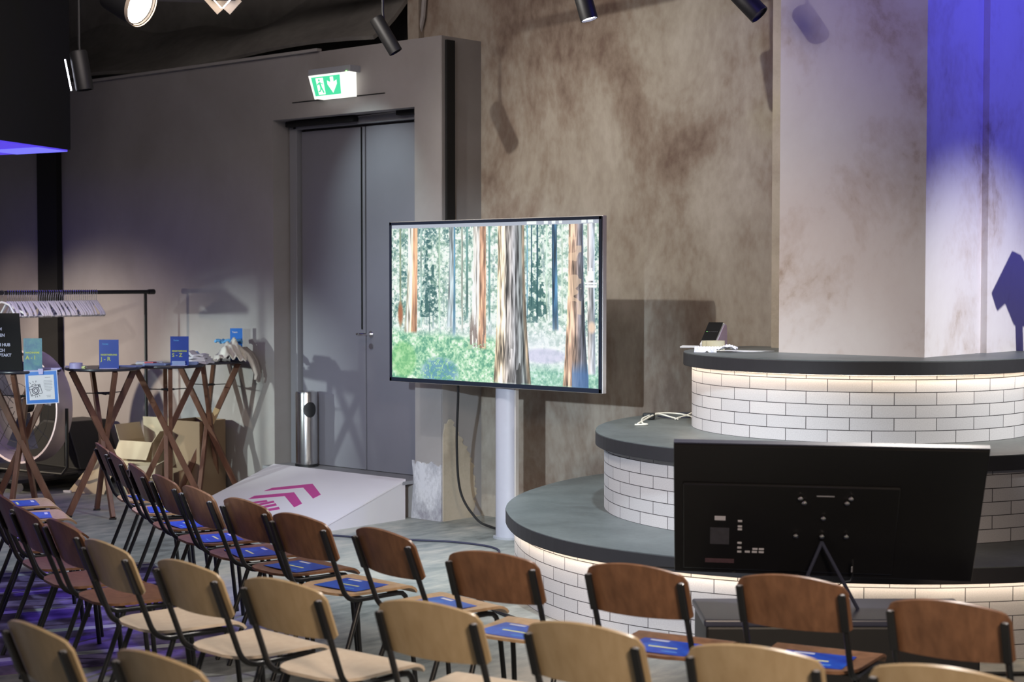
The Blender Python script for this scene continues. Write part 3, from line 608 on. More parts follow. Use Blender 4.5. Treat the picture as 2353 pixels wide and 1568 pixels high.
# ================================================================ STEEL BIN
bn = thing('litter_bin', 'tall polished steel cylinder bin with round black opening standing by the grey door', 'bin', (-9.865, 8.70, 0.283))
MB().lathe([(0.088, 0.02), (0.088, 0.585), (0.084, 0.60), (0.06, 0.606), (0.001, 0.607)], n=40).build('bin_body', 'steel', bn, smooth=True)
MB().lathe([(0.092, 0.0), (0.092, 0.022)], n=40).build('bin_base', 'black', bn, smooth=True)
m = MB()
for i in range(24):
    a0 = 2 * math.pi * i / 24
for rr0, rr1 in ((0.0, 0.062),):
    vs = []; K = 24
    vs.append((0, 0))
ang0 = R(-22)
def onbin(a, z, rad): return (rad * math.cos(ang0 + a), rad * math.sin(ang0 + a), z)
vs = [onbin(0, 0.46, 0.096)] + [onbin(0.055 * math.cos(2 * math.pi * i / 24) / 0.088, 0.46 + 0.062 * math.sin(2 * math.pi * i / 24), 0.0905) for i in range(24)]
vs += [onbin(0.055 * math.cos(2 * math.pi * i / 24) / 0.088, 0.46 + 0.062 * math.sin(2 * math.pi * i / 24), 0.083) for i in range(24)]
MB().add(vs, [(0, 1 + i, 1 + (i + 1) % 24) for i in range(24)] + [(1 + i, 25 + i, 25 + (i + 1) % 24, 1 + (i + 1) % 24) for i in range(24)]).build('bin_opening', 'black', bn, smooth=True)
# ================================================================ CHAIRS
def py(z): return (0.745 - z) * 0.39
def chair_meshes():
    P = {}
    def side(s):
        x = 0.178 * s; pts = [(x, 0, 0.742), (x, py(0.60), 0.60), (x, py(0.49), 0.49)]
        for k in range(1, 8):
            t = k / 8; a = (x, py(0.49), 0.49); b_ = (x, py(0.44) + 0.004, 0.432); c_ = (x, 0.19, 0.432)
            pts.append(tuple((1 - t) ** 2 * a[i] + 2 * t * (1 - t) * b_[i] + t * t * c_[i] for i in range(3)))
        pts += [(x, 0.19, 0.432), (x, 0.40, 0.432), (x, 0.43, 0.428), (x, 0.448, 0.412), (x, 0.455, 0.39)]
        return MB().tube(pts, 0.0108, 10)
    return P, side
SIDE = chair_meshes()[1]
def back_pt(u, v):
    x = (u - 0.5) * 2; xx = 0.195 * x
    # rounded upper corners
    ztop = 0.803 - 0.034 * x * x - 0.022 * max(0, (abs(x) - 0.88) / 0.12) ** 2
    zbot = 0.612 - 0.006 * (1 - x * x) + 0.012 * max(0, (abs(x) - 0.9) / 0.1) ** 2
    z = zbot + (ztop - zbot) * v
    return Vector((xx, py(z) + 0.019 - 0.022 * (1 - (xx / 0.178) ** 2), z))
def seat_pt(u, v):
    x = (u - 0.5) * 2; y = 0.105 + 0.40 * v
    k = v if v < 0.5 else 0.5
    rear = math.sqrt(max(0.0, 1 - (1 - min(1, v / 0.30)) ** 2.2)); 
    wdt = (0.178 + 0.022 * v) * (0.42 + 0.58 * rear)
    fr = max(0, (v - 0.95) / 0.05); wdt *= 1 - 0.05 * fr * fr
    z = 0.455 - 0.010 * math.sin(min(1, v / 0.8) * math.pi) * (1 - x * x) - 0.03 * max(0, (v - 0.86) / 0.14) ** 2
    return Vector((x * wdt, y, z))
def make_chair():
    t = thing('school_chair', 'x', 'chair')
    MB().shell(seat_pt, 16, 22, 0.011).build('seat', 'brown_ply', t, smooth=True)
    MB().shell(back_pt, 26, 10, 0.010).build('backrest', 'brown_ply', t, smooth=True)
    for s in (-1, 1): SIDE(s).build('side_frame', 'tube', t, smooth=True)
    for s in (-1, 1):
        x = 0.178 * s
        MB().tube([(x, 0.455, 0.392), (x * 1.02, 0.47, 0.30), (x * 1.06, 0.50, 0.0)], 0.0108, 10).build('leg', 'tube', t, smooth=True)
        MB().tube([(x * 0.97, 0.20, 0.425), (x, 0.14, 0.27), (x * 1.05, 0.03, 0.0)], 0.0108, 10).build('leg', 'tube', t, smooth=True)
    m = MB(); m.tube([(-0.178, 0.205, 0.436), (0.178, 0.205, 0.436)], 0.009, 8); m.build('cross_bar', 'tube', t, smooth=True)
    m = MB(); m.tube([(-0.178, 0.40, 0.436), (0.178, 0.40, 0.436)], 0.009, 8); m.build('cross_bar', 'tube', t, smooth=True)
    for s in (-1, 1):
        x = 0.178 * s
        MB().beam((x, py(0.615) - 0.008, 0.615), (x, -0.008, 0.748), 0.027, 0.014, (0, 1, 0)).build('back_bracket', 'tube', t, bevel=0.004)
        MB().lathe([(0.0105, 0), (0.0105, 0.004), (0.006, 0.007), (0.001, 0.007)], (x, 0.0, 0.744), 12).build('end_cap', 'greyplastic', t, smooth=True)
    return t
proto = make_chair()
def vari(base, mat):
    me = next(c_ for c_ in proto.children if c_.name.split('.')[0] == base).data.copy(); me.materials.clear(); me.materials.append(M[mat]); return me
SEAT = {k: vari('seat', k) for k in ('brown_ply', 'tan_ply', 'pale_ply', 'light_ply')}
BACK = {k: vari('backrest', k) for k in ('brown_ply', 'light_ply')}
for c_ in list(proto.children):
    pass
front = [(-8.33, 5.71, -25), (-7.83, 5.46, -25), (-7.265, 5.195, -24), (-6.75, 4.99, -18), (-6.265, 4.82, -16), (-5.76, 4.70, -8), (-5.22, 4.55, -4), (-4.66, 4.50, -8), (-3.97, 4.385, 10.5), (-3.42, 4.525, 11.2), (-2.90, 4.705, 13.5), (-2.307, 4.655, 10.3)]
ordn = ['leftmost', 'second', 'third', 'fourth', 'fifth', 'sixth', 'seventh', 'eighth', 'ninth', 'tenth', 'eleventh', 'rightmost']
fseat = ['tan_ply', 'tan_ply', 'brown_ply', 'brown_ply', 'brown_ply', 'brown_ply', 'tan_ply', 'tan_ply', 'tan_ply', 'brown_ply', 'brown_ply', 'brown_ply']
flabel = ['leftmost brown school chair of the front row, tan seat, near the standing tables',
          'brown school chair with tan seat, second from left in the front row',
          'brown chair with a white sticker on its back edge, third from left in front row',
          'fourth brown chair from the left in the front row, blue leaflet on brown seat',
          'fifth brown chair from the left in the front row, in line with ramp edge',
          'sixth brown chair from the left, its back overlapping the magenta ramp marking',
          'seventh brown chair from the left, its back before the lower ramp corner',
          'reddish brown chair standing in front of the bare floor right of the ramp',
          'reddish brown chair partly overlapping the left foot of the lowest brick tier, tan seat',
          'brown chair in front of the lit brick tier, left of the black television back',
          'brown chair in front of the black box under the television back, second from right',
          'rightmost brown chair of the front row, below the black television back']
CH = []
proto['group'] = 'school chairs in rows'
first = True
def put_chair(x, y, a, seat, back, label, group):
    global first
    mats = {'seat': SEAT[seat], 'backrest': BACK[back]}
    if first:
        first = False; proto.location = (x, y, 0); proto.rotation_euler = (0, 0, R(a)); proto['label'] = label; proto['group'] = group
        for c_ in proto.children:
            k = c_.name.split('.')[0]
            if k in mats: c_.data = mats[k]
        return proto
    return copy_tree(proto, label, (x, y, 0), R(a), mats, group)
for i, (x, y, a) in enumerate(front):
    CH.append(put_chair(x, y, a, fseat[i], 'brown_ply', flabel[i], 'front row of school chairs'))
second = [(-8.68, 5.03, -25, 'tan_ply', 'brown_ply', 'chair at far left of the second row, only its leaflet seat in view'),
          (-8.18, 4.80, -24, 'tan_ply', 'brown_ply', 'second row chair at the left picture edge with blue leaflet, nearer the rug'),
          (-7.70, 4.55, -23, 'brown_ply', 'brown_ply', 'second row chair at left edge, third from its left end, mostly cut off'),
          (-7.22, 4.30, -20, 'brown_ply', 'brown_ply', 'second row chair at left edge, fourth from its left end, back out of view'),
          (-6.72, 4.07, -18, 'brown_ply', 'brown_ply', 'dark brown chair cut by the left picture edge in the second row'),
          (-6.27, 3.90, -16, 'brown_ply', 'brown_ply', 'dark brown second row chair with violet top edge, second seen from left edge'),
          (-5.82, 3.79, -13, 'brown_ply', 'brown_ply', 'dark brown second row chair directly left of the first light wood chair'),
          (-5.24, 3.60, -9, 'pale_ply', 'light_ply', 'leftmost light wood chair of the second row, beside a dark brown one'),
          (-4.65, 3.53, -3, 'pale_ply', 'light_ply', 'second light wood chair from left in the second row, pale seat'),
          (-4.13, 3.525, 3, 'pale_ply', 'light_ply', 'light wood chair with pale seat, third light one from left in second row'),
          (-3.51, 3.58, 9, 'pale_ply', 'light_ply', 'fourth light wood chair from left in the second row, below the tan front seats'),
          (-2.95, 3.65, 9, 'pale_ply', 'light_ply', 'fifth light wood chair of the second row, below the lowest brick tier'),
          (-2.42, 3.735, 15, 'pale_ply', 'light_ply', 'sixth light wood chair of the second row, in front of the black box'),
          (-1.925, 3.86, 13, 'pale_ply', 'light_ply', 'light wood chair back at the lower right corner, rightmost of second row')]
for s_ in second: CH.append(put_chair(*s_[:5], s_[5], 'second row of school chairs'))
third = [(-4.135, 2.60, -6, 'pale_ply', 'light_ply', 'light wood chair back in the lower left corner, nearest row'),
         (-3.57, 2.61, 0, 'pale_ply', 'light_ply', 'light wood chair back at the bottom edge, right one of the nearest row')]
for s_ in third: CH.append(put_chair(*s_[:5], s_[5], 'nearest row of school chairs'))
# sticker on the third chair
MB().box((-0.165, py(0.74) - 0.003, 0.742), (0.035, 0.004, 0.055)).build('sticker', 'sticker', CH[2])
# ---- leaflets
LW, LH = 0.255, 0.205
lf = thing('leaflet', 'x', 'leaflet', group='blue leaflets on chair seats')
MB().box((0, 0, 0.0015), (LW, LH, 0.0016)).build('sheet', 'blue', lf)
MB().box((0.00, -0.012, 0.0026), (0.115, 0.012, 0.0004)).build('yellow_title', 'paleyellow', lf)
MB().box((-0.055, 0.08, 0.0026), (0.075, 0.018, 0.0004)).build('white_logo', 'whiteink', lf)
MB().box((0.05, -0.065, 0.0026), (0.06, 0.006, 0.0004)).build('small_print', 'skyblue', lf)
def on_chair(c_, dx=0, dy=0.30, z=0.4575):
    a = c_.rotation_euler[2]; x, y = c_.location[0], c_.location[1]
    return (x + dx * math.cos(a) - dy * math.sin(a), y + dx * math.sin(a) + dy * math.cos(a), z)
lfirst = True
who = {0: 'leftmost front row chair', 1: 'second front row chair', 2: 'front chair with the sticker', 3: 'fourth front row chair', 4: 'fifth front row chair', 5: 'sixth front row chair before the ramp',
       6: 'seventh front row chair', 7: 'reddish chair beside the bare floor', 8: 'broad tan seat left of the brick tier', 9: 'brown seat before the brick tier', 10: 'brown seat before the black box', 12: 'seat at the left picture edge, farther one', 13: 'seat at the left picture edge, nearer one'}
for i, wh in who.items():
    c_ = CH[i]; off = {8: (-0.03, 0.24), 9: (0.0, 0.25), 10: (0.0, 0.26)}.get(i, (0.0, 0.29)); rot = random.Random(i).uniform(-0.18, 0.18)
    loc = on_chair(c_, *off); lab = 'blue printed leaflet lying on the ' + wh
    if lfirst:
        lfirst = False; lf.location = loc; lf.rotation_euler = (0, 0, c_.rotation_euler[2] + rot); lf['label'] = lab
    else: copy_tree(lf, lab, loc, c_.rotation_euler[2] + rot)
# ---- rug
rug = MB(); A = Matrix.Rotation(R(-25), 3, 'Z')
rug.box((1.25, -1.2, 0.004), (2.6, 2.7, 0.008)); ro = rug.build('striped_rug', 'rug'); ro.location = (-8.42, 5.98, 0); ro.rotation_euler = (0, 0, R(-26))
tag(ro, 'dark rug with pale stripes, violet light in its colour, on the floor beneath the left chairs', 'rug')
# ================================================================ BISTRO TABLES
TZ = 1.12
tb = thing('standing_table', 'x', 'table', group='round standing tables along the left wall')
MB().lathe([(0.001, TZ - 0.022), (0.268, TZ - 0.022), (0.281, TZ - 0.016), (0.283, TZ - 0.008), (0.280, TZ), (0.001, TZ)], n=48).build('tabletop', 'tabletop', tb, smooth=True)
def xlegs(parent):
    # two crossing frames: each leg runs from one side of the top to the opposite side of the floor
    rt = 0.245; rb = 0.27
    for k, a in enumerate((0, 90, 180, 270)):
        off = 0.022 if k % 2 == 0 else -0.022
        a0 = R(a + 24); a1 = R(a + 24 + 172)
        MB().beam((rt * math.cos(a0), rt * math.sin(a0), TZ - 0.022), (rb * math.cos(a1), rb * math.sin(a1), 0.012), 0.032, 0.045).build('leg', 'leg_wood', parent, bevel=0.003)
        MB().box((rb * math.cos(a1), rb * math.sin(a1), 0.006), (0.05, 0.05, 0.012)).build('foot', 'black', parent)
    for a, zz in ((24, 0.93), (114, 0.925)):
        c0 = math.cos(R(a)); s0 = math.sin(R(a)); r_ = 0.165
        m_ = MB(); m_.tube([(-r_ * c0, -r_ * s0, zz), (0, 0, zz - 0.008), (r_ * c0, r_ * s0, zz)], 0.004, 6); m_.tube([(-0.05 * c0, -0.05 * s0, zz - 0.006), (0.05 * c0, 0.05 * s0, zz - 0.006)], 0.008, 8)
        m_.build('tension_wire', 'black', parent, smooth=True)
xlegs(tb)
tpos = [(-10.65, 6.62, 20), (-10.45, 7.19, 52), (-10.42, 7.76, 34), (-10.64, 8.33, 17.4)]
tlab = ['standing table at the left picture edge carrying the teal A sign', 'standing table carrying the blue J - R sign', 'standing table carrying the blue S - Z sign', 'rearmost standing table by the wall with a garment hanging over its edge']
TB = []
for i, (x, y, a) in enumerate(tpos):
    if i == 0: tb.location = (x, y, 0); tb.rotation_euler = (0, 0, R(a)); tb['label'] = tlab[0]; TB.append(tb)
    else: TB.append(copy_tree(tb, tlab[i], (x, y, 0), R(a)))
# the bare repair on one leg
LA = Vector((0.245 * math.cos(R(24)), 0.245 * math.sin(R(24)), TZ - 0.022)); LB = Vector((0.27 * math.cos(R(196)), 0.27 * math.sin(R(196)), 0.012))
MB().beam(LA.lerp(LB, 0.34), LA.lerp(LB, 0.47), 0.0335, 0.0465).build('bare_leg_patch', 'leg_bare', TB[3], bevel=0.002)
# ---- things on the tables. Signs face the viewer
VD = Vector((0.66, -0.75, 0)).normalized()          # towards the room
SX = Vector((0.75, 0.66, 0)).normalized()
def sign_card(name, loc, w_, h_, mat, yaw, lines, label, tcol='yellow'):
    t = thing(name, label, 'sign', loc, R(yaw), 'name badge desk signs')
    MB().box((0, 0, h_ / 2), (w_, 0.003, h_)).build('card', mat, t)
    MB().box((0, 0.0, 0.002), (w_ * 0.9, 0.06, 0.004)).build('card_foot', 'lavender', t)
    for body, size, dz, dx, mt in lines:
        text('lettering', body, size, frame3((-w_ / 2 + dx, -0.0022, dz), (1, 0, 0), (0, 0, 1)), mt, t, bold=0.0006)
    return t
YAWV = 41.4
T1, T2, T3, T4 = [(t.location[0], t.location[1]) for t in TB]
def vp(c, r_, f_):   # right / forward offset as seen from the room
    return (c[0] + SX.x * r_ - VD.x * f_, c[1] + SX.y * r_ - VD.y * f_)
p = vp(T1, 0.13, -0.16); sign_card('desk_sign', (*p, TZ), 0.135, 0.235, 'teal', YAWV, [('NACHNAME', 0.018, 0.125, 0.015, 'yellow'), ('A - I', 0.040, 0.082, 0.015, 'yellow')], 'teal desk sign lettered A - I on the leftmost standing table')
p = vp(T2, 0.093, -0.20); sign_card('desk_sign', (*p, TZ), 0.145, 0.215, 'bluecard', YAWV, [('REGISTRIERUNG', 0.0165, 0.098, 0.012, 'yellow'), ('J - R', 0.042, 0.058, 0.012, 'yellow'), ('Forum', 0.016, 0.178, 0.025, 'skyblue')], 'dark blue desk sign lettered J - R')
p = vp(T3, 0.135, -0.20); sign_card('desk_sign', (*p, TZ), 0.140, 0.225, 'bluecard', YAWV, [('REGISTRIERUNG', 0.0155, 0.108, 0.012, 'yellow'), ('S - Z', 0.040, 0.068, 0.012, 'yellow'), ('Forum', 0.015, 0.19, 0.025, 'skyblue')], 'dark blue desk sign lettered S - Z')
p = vp(T4, 0.225, 0.02); sign_card('desk_sign', (*p, TZ), 0.10, 0.262, 'brightblue', YAWV, [('Team', 0.020, 0.225, 0.015, 'whiteink')], 'bright blue sign standing behind the garment on the rearmost table')
# black letter board at the left edge
p = vp(T1, -0.085, -0.10)
t = thing('letter_board', 'black sign board with white capital lettering leaning on the leftmost table', 'sign', (*p, TZ), R(YAWV))
MB().add([(-0.20, -0.012, 0), (0.125, -0.012, 0), (0.085, 0.045, 0.415), (-0.24, 0.045, 0.415), (-0.20, 0.0, 0), (0.125, 0.0, 0), (0.085, 0.057, 0.415), (-0.24, 0.057, 0.415)],
         [(0, 1, 2, 3), (7, 6, 5, 4), (0, 4, 5, 1), (1, 5, 6, 2), (2, 6, 7, 3), (3, 7, 4, 0)]).build('board', 'soffit', t)
for body, z_, xr in (('M', 0.29, -0.035), ('EN', 0.245, -0.012), ('CH HUB', 0.175, 0.030), ('CH', 0.135, -0.008), ('UFTAKT', 0.100, 0.040)):
    yy = -0.012 + 0.057 * z_ / 0.415 - 0.004
    text('lettering', body, 0.030, frame3((xr, yy, z_), (1, 0, 0), (0, 0.136, 1)), 'whiteink', t, align='RIGHT', bold=0.001)
# camera notice clipped under the edge of the first table
p = vp(T1, 0.225, -0.25)
t = thing('camera_notice', 'blue bordered notice with a camera drawing clipped below the leftmost table', 'notice', (*p, TZ - 0.235), R(YAWV - 3))
T_ = Matrix.Rotation(R(-3), 4, 'Y')
def npl(x, y, z): v = T_ @ Vector((x, 0, y)); return (v.x, -z, v.z)
def nrect(x0, x1, y0, y1): return [(x0, y0), (x1, y0), (x1, y1), (x0, y1)]
MB().prism(nrect(-0.12, 0.12, 0, 0.24), 0, 0.003, npl).build('notice_sheet', 'whiteink', t)
MB().prism(nrect(-0.114, 0.114, 0.006, 0.234), 0.003, 0.004, npl).build('blue_border', 'brightblue', t)
MB().prism(nrect(-0.093, 0.093, 0.03, 0.208), 0.004, 0.005, npl).build('inner_panel', 'paper', t)
cm = MB(); Rm = Matrix.Rotation(R(14), 2)
def crm(pts): return [tuple((Rm @ Vector(q)) + Vector((-0.045, 0.10))) for q in pts]
def stroke(a, b2, w_=0.0035):
    d = (Vector(b2) - Vector(a)).normalized(); nn = Vector((-d.y, d.x)) * w_ / 2
    return [tuple(Vector(a) - nn), tuple(Vector(b2) - nn), tuple(Vector(b2) + nn), tuple(Vector(a) + nn)]
def addpoly(pts): cm.prism(crm(pts), 0.005, 0.006, npl)
for a, b2 in (((-0.042, -0.032), (0.042, -0.032)), ((0.042, -0.032), (0.042, 0.034)), ((0.042, 0.034), (-0.042, 0.034)), ((-0.042, 0.034), (-0.042, -0.032)), ((-0.042, 0.016), (-0.020, 0.016)), ((0.020, 0.016), (0.042, 0.016)), ((-0.018, 0.034), (-0.013, 0.046)), ((-0.013, 0.046), (0.010, 0.046)), ((0.010, 0.046), (0.015, 0.034)),
              ((-0.02, 0.055), (-0.026, 0.066)), ((0, 0.057), (0, 0.069)), ((0.018, 0.055), (0.024, 0.066)), ((-0.012, -0.040), (-0.016, -0.050)), ((0.0, -0.041), (0.0, -0.052)), ((0.014, -0.040), (0.018, -0.050))):
    addpoly(stroke(a, b2))
for rr_, k_ in ((0.025, 20), (0.014, 16)):
    for i in range(k_):
        a0 = 2 * math.pi * i / k_; a1 = 2 * math.pi * (i + 1) / k_
        addpoly(stroke((rr_ * math.cos(a0), rr_ * math.sin(a0) - 0.002), (rr_ * math.cos(a1), rr_ * math.sin(a1) - 0.002), 0.005))
addpoly([(0.032 + 0.006 * math.cos(k * .8), 0.025 + 0.006 * math.sin(k * .8)) for k in range(8)]); addpoly([(-0.034 + 0.004 * math.cos(k * .8), -0.024 + 0.004 * math.sin(k * .8)) for k in range(8)])
cm.build('camera_drawing', 'ink', t)
for nm, rows in (('heading_line', (0,)), ('text_block', range(2, 10)), ('footer_lines', (12, 13))):
    tx = MB()
    for i in rows:
        wd = (0.040, 0, 0.058, 0.064, 0.06, 0.064, 0.056, 0.06, 0.05, 0.030, 0, 0, 0.034, 0.026)[i]
        tx.prism(nrect(0.048 - wd / 2, 0.048 + wd / 2, 0.188 - i * 0.0108, 0.1915 - i * 0.0108), 0.005, 0.0056, npl)
    tx.build(nm, 'greyplastic', t)
MB().prism([(-0.012, 0.215), (0.018, 0.215), (0.022, 0.255), (-0.016, 0.255)], 0.004, 0.014, npl).build('clip', 'lavender', t)
# papers, rolls and stacks
def stack(name, c, r_, f_, w_, d_, h_, mat, yaw, label, cat='paper stack', group='loose papers on the standing tables', jit=3):
    p_ = vp(c, r_, f_); m_ = MB(); rr_ = random.Random(hash(label) % 1000 if False else len(label))
    k_ = max(1, int(h_ / 0.004))
    for i in range(k_):
        m_.box((rr_.uniform(-1, 1) * 0.004, rr_.uniform(-1, 1) * 0.004, h_ * (i + 0.5) / k_), (w_, d_, h_ / k_ * 0.92), Matrix.Rotation(R(rr_.uniform(-jit, jit)), 3, 'Z'))
    o_ = m_.build(name, mat); o_.location = (*p_, TZ + 0.0005); o_.rotation_euler = (0, 0, R(yaw))
    return tag(o_, label, cat, group)
stack('paper_stack', T2, -0.20, -0.02, 0.15, 0.21, 0.008, 'paper', 60, 'white sheets at the left rim of the J - R table')
stack('paper_stack', T2, 0.17, 0.05, 0.21, 0.15, 0.008, 'bluepaper', 30, 'pale blue sheets right of the J - R sign')
stack('paper_stack', T3, -0.16, 0.08, 0.20, 0.15, 0.016, 'paper', 50, 'white papers on the left half of the S - Z table')
stack('paper_stack', T3, -0.06, -0.10, 0.18, 0.13, 0.012, 'bluepaper', 36, 'pale blue papers left of the S - Z sign')
stack('red_flyer', T3, -0.13, -0.02, 0.08, 0.05, 0.020, 'red', 20, 'small red flyer among papers left of the S - Z sign', 'flyer')
stack('phone', T2, 0.07, -0.10, 0.075, 0.15, 0.010, 'black', -40, 'black phone lying right of the J - R sign', 'phone', None, 0)
stack('box_tray', T3, 0.13, -0.17, 0.10, 0.10, 0.036, 'bluepaper', YAWV, 'pale blue card tray at the foot of the S - Z sign', 'tray', None, 0)
stack('card_pack', T3, 0.20, -0.05, 0.09, 0.06, 0.022, 'bluepaper', YAWV, 'pale blue cards at the right rim of the S - Z table', 'cards', None, 4)
stack('yellow_note', T2, -0.11, -0.18, 0.05, 0.05, 0.018, 'paleyellow', YAWV, 'small yellow note pad left of the J - R sign', 'note pad', None, 2)
def roll(name, c, r_, f_, rad, h_, mat, label):
    p_ = vp(c, r_, f_); o_ = MB().lathe([(rad, 0), (rad, h_), (rad * 0.62, h_), (rad * 0.62, 0.001)], n=28).build(name, mat, smooth=True); o_.location = (*p_, TZ + 0.0006)
    return tag(o_, label, 'tape roll')
roll('tape_roll', T2, -0.155, -0.19, 0.048, 0.042, 'lavender', 'pale lavender tape roll left of the J - R sign')
roll('tape_roll', T1, 0.02, -0.02, 0.05, 0.055, 'lavender', 'lavender tape roll half hidden behind the teal A sign')
stack('badge_strips', T1, 0.22, -0.05, 0.16, 0.05, 0.014, 'lavender', YAWV, 'lavender badge strips at the right rim of the leftmost table', 'badges', None, 6)
# folded shirts
def folded(name, c, r_, f_, label, mat, w_=0.26, layers=5, hh=0.014):
    p_ = vp(c, r_, f_); m_ = MB(); rr_ = random.Random(4)
    for i in range(layers):
        sc = 1 - 0.10 * i; ph = rr_.random() * 6
        def fn(u, v, i=i, sc=sc, ph=ph): return ((u - .5) * w_ * sc, (v - .5) * 0.20 * sc, i * hh + hh * .5 + 0.006 * math.sin(u * 9 + ph) * math.sin(v * 7 + ph) + 0.01 * (i == layers - 1) * math.exp(-((u - .25) / .14) ** 2) * 3)
        m_.shell(fn, 14, 10, hh * 0.9)
    o_ = m_.build(name, mat, smooth=True); o_.location = (*p_, TZ + 0.003); o_.rotation_euler = (0, 0, R(YAWV - 8)); return tag(o_, label, 'shirts')
folded('folded_shirts', T3, 0.20, 0.10, 'white folded shirts behind and right of the S - Z sign', 'clothwhite', 0.24, 4, 0.018)
folded('folded_bag', T4, -0.07, -0.10, 'crumpled pale blue bag left of the draped garment', 'bluepaper', 0.16, 3, 0.016)
# draped garment over the rear table
p_ = vp(T4, 0.055, 0.0)
g = thing('draped_garment', 'cream and grey garment heaped on the rearmost table, sleeve hanging down its edge', 'garment', (*p_, TZ), R(YAWV))
def heap(u, v):
    a = (u - .5) * 2; bb = (v - .5) * 2
    z = 0.175 * math.exp(-(a * 1.05) ** 2 * 1.1 - (bb * 1.1) ** 2) * (1 + 0.10 * math.sin(a * 9 + bb * 4)) - 0.01 + 0.012 * math.sin(a * 13 + bb * 11)
    return Vector((0.155 + a * 0.13, -0.09 + bb * 0.15, max(z, 0.004) + 0.004 * math.sin(a * 17)))
MB().shell(heap, 34, 28, 0.008).build('garment_body', 'clothcream', g, smooth=True)
def sleeve(k, w0, mat, pts):
    m_ = MB(); m_.tube([Vector(q) for q in pts], w0, 10); return m_.build('sleeve_fold', mat, g, smooth=True)
for k, (dx, mt, ln) in enumerate(((0.0, 'clothcream', 0.27), (0.022, 'clothgrey', 0.30), (0.042, 'clothgrey', 0.31), (0.010, 'clothcream', 0.33), (0.032, 'clothgrey', 0.24))):
    yy = -0.12 + 0.025 * k
    pts = [(0.17 + dx, yy, 0.085), (0.225 + dx * .9, yy - 0.005, 0.090), (0.275 + dx * .8, yy, 0.050), (0.312 + dx * .7, yy, 0.0), (0.335 + dx * .6, yy - 0.004, -ln * .22), (0.352 + dx * .5, yy, -ln * .40), (0.345 + dx * .5, yy - .003, -ln * .55)]
    sleeve(k, [0.022, 0.026, 0.024, 0.02, 0.018, 0.016, 0.010], mt, pts)
m_ = MB()
rr = random.Random(3)
o_ = thing('blue_lanyard_bundle', 'bundle of light blue lanyards bunched on top of the draped garment', 'lanyards', (*vp(T4, 0.165, 0.0), TZ + 0.135), R(YAWV))
for k in range(7):
    cx_ = -0.085 + k * 0.028; pts = [(cx_ + 0.022 * math.cos(t * .9), 0.02 * math.sin(t * .9) + rr.uniform(-.01, .01), 0.012 + 0.02 * abs(math.sin(t * .9 + k))) for t in range(7)]
    MB().tube(pts, 0.012, 8, closed=True).build('lanyard', 'skyblue', o_, smooth=True)
# ================================================================ CLOTHES RACK, HANGERS
RX = -11.50; RY1 = 8.34
rk = thing('clothes_rail', 'black clothes rail on castors standing out from the left wall, carrying white hangers', 'clothes rail', (RX, RY1, 0), R(90))
# local x runs along world +Y
MB().tube([(-2.0, 0, 1.675), (0.09, 0, 1.675)], 0.017, 12).build('top_bar', 'black', rk, smooth=True)
MB().tube([(0, 0, 0.10), (0, 0, 1.66)], 0.014, 12).build('post', 'black', rk, smooth=True)
MB().tube([(-1.9, 0, 0.10), (-1.9, 0, 1.66)], 0.014, 12).build('post', 'black', rk, smooth=True)
MB().lathe([(0.022, -0.03), (0.022, 0.03)], (0.06, 0, 1.675), 14, Matrix.Rotation(R(90), 3, 'Y')).build('end_cap', 'black', rk)
for x_ in (0, -1.9):
    MB().box((x_, 0, 0.10), (0.04, 0.44, 0.03)).build('foot_bar', 'black', rk)
    for y_ in (-0.2, 0.2): MB().lathe([(0.03, -0.012), (0.03, 0.012)], (x_, y_, 0.04), 16, Matrix.Rotation(R(90), 3, 'Y')).build('castor', 'black', rk)
hg = thing('clothes_hanger', 'white clothes hanger in the dense row on the black rail', 'hanger', group='white hangers on the black rail')
HP = [(-0.205, -0.125), (-0.19, -0.107), (-0.10, -0.060), (-0.03, -0.024), (0, -0.016), (0.03, -0.024), (0.10, -0.060), (0.19, -0.107), (0.205, -0.125), (0.19, -0.131), (0.0, -0.131), (-0.19, -0.131)]
MB().tube([(x * .95, 0, z - 0.055) for x, z in HP], 0.0085, 8, closed=True).build('hanger_body', 'white', hg, smooth=True)
MB().tube([(0, 0, -0.075), (0, 0, -0.045)] + [(0.020 * math.cos(R(a)) , 0, 0.002 + 0.020 * math.sin(R(a))) for a in range(-70, 200, 30)], 0.0024, 6).build('hook', 'chrome', hg, smooth=True)
rr = random.Random(12); y0h = 7.85
NH = 42
for i in range(NH):
    y_ = y0h - i * 0.0205; a_ = R(-14 + rr.uniform(-7, 7)) if i < NH - 1 else R(40)
    if i >= NH - 1: y_ -= 0.03
    lab = 'white clothes hanger in the dense row on the black rail' if i < NH - 1 else 'leftmost white hanger, turned square to the viewer'
    if i == 0: hg.location = (RX, y_, 1.674); hg.rotation_euler = (0, 0, a_)
    else:
        o_ = copy_tree(hg, lab, (RX, y_, 1.674), a_)
# ================================================================ DRUM FAN, BLACK CASE
fan = thing('drum_fan', 'large round fan with pale metal drum, partly hidden behind the leftmost table', 'fan', (-12.19, 7.60, 0.12), R(10))
FR = 0.475; FZ = 0.59
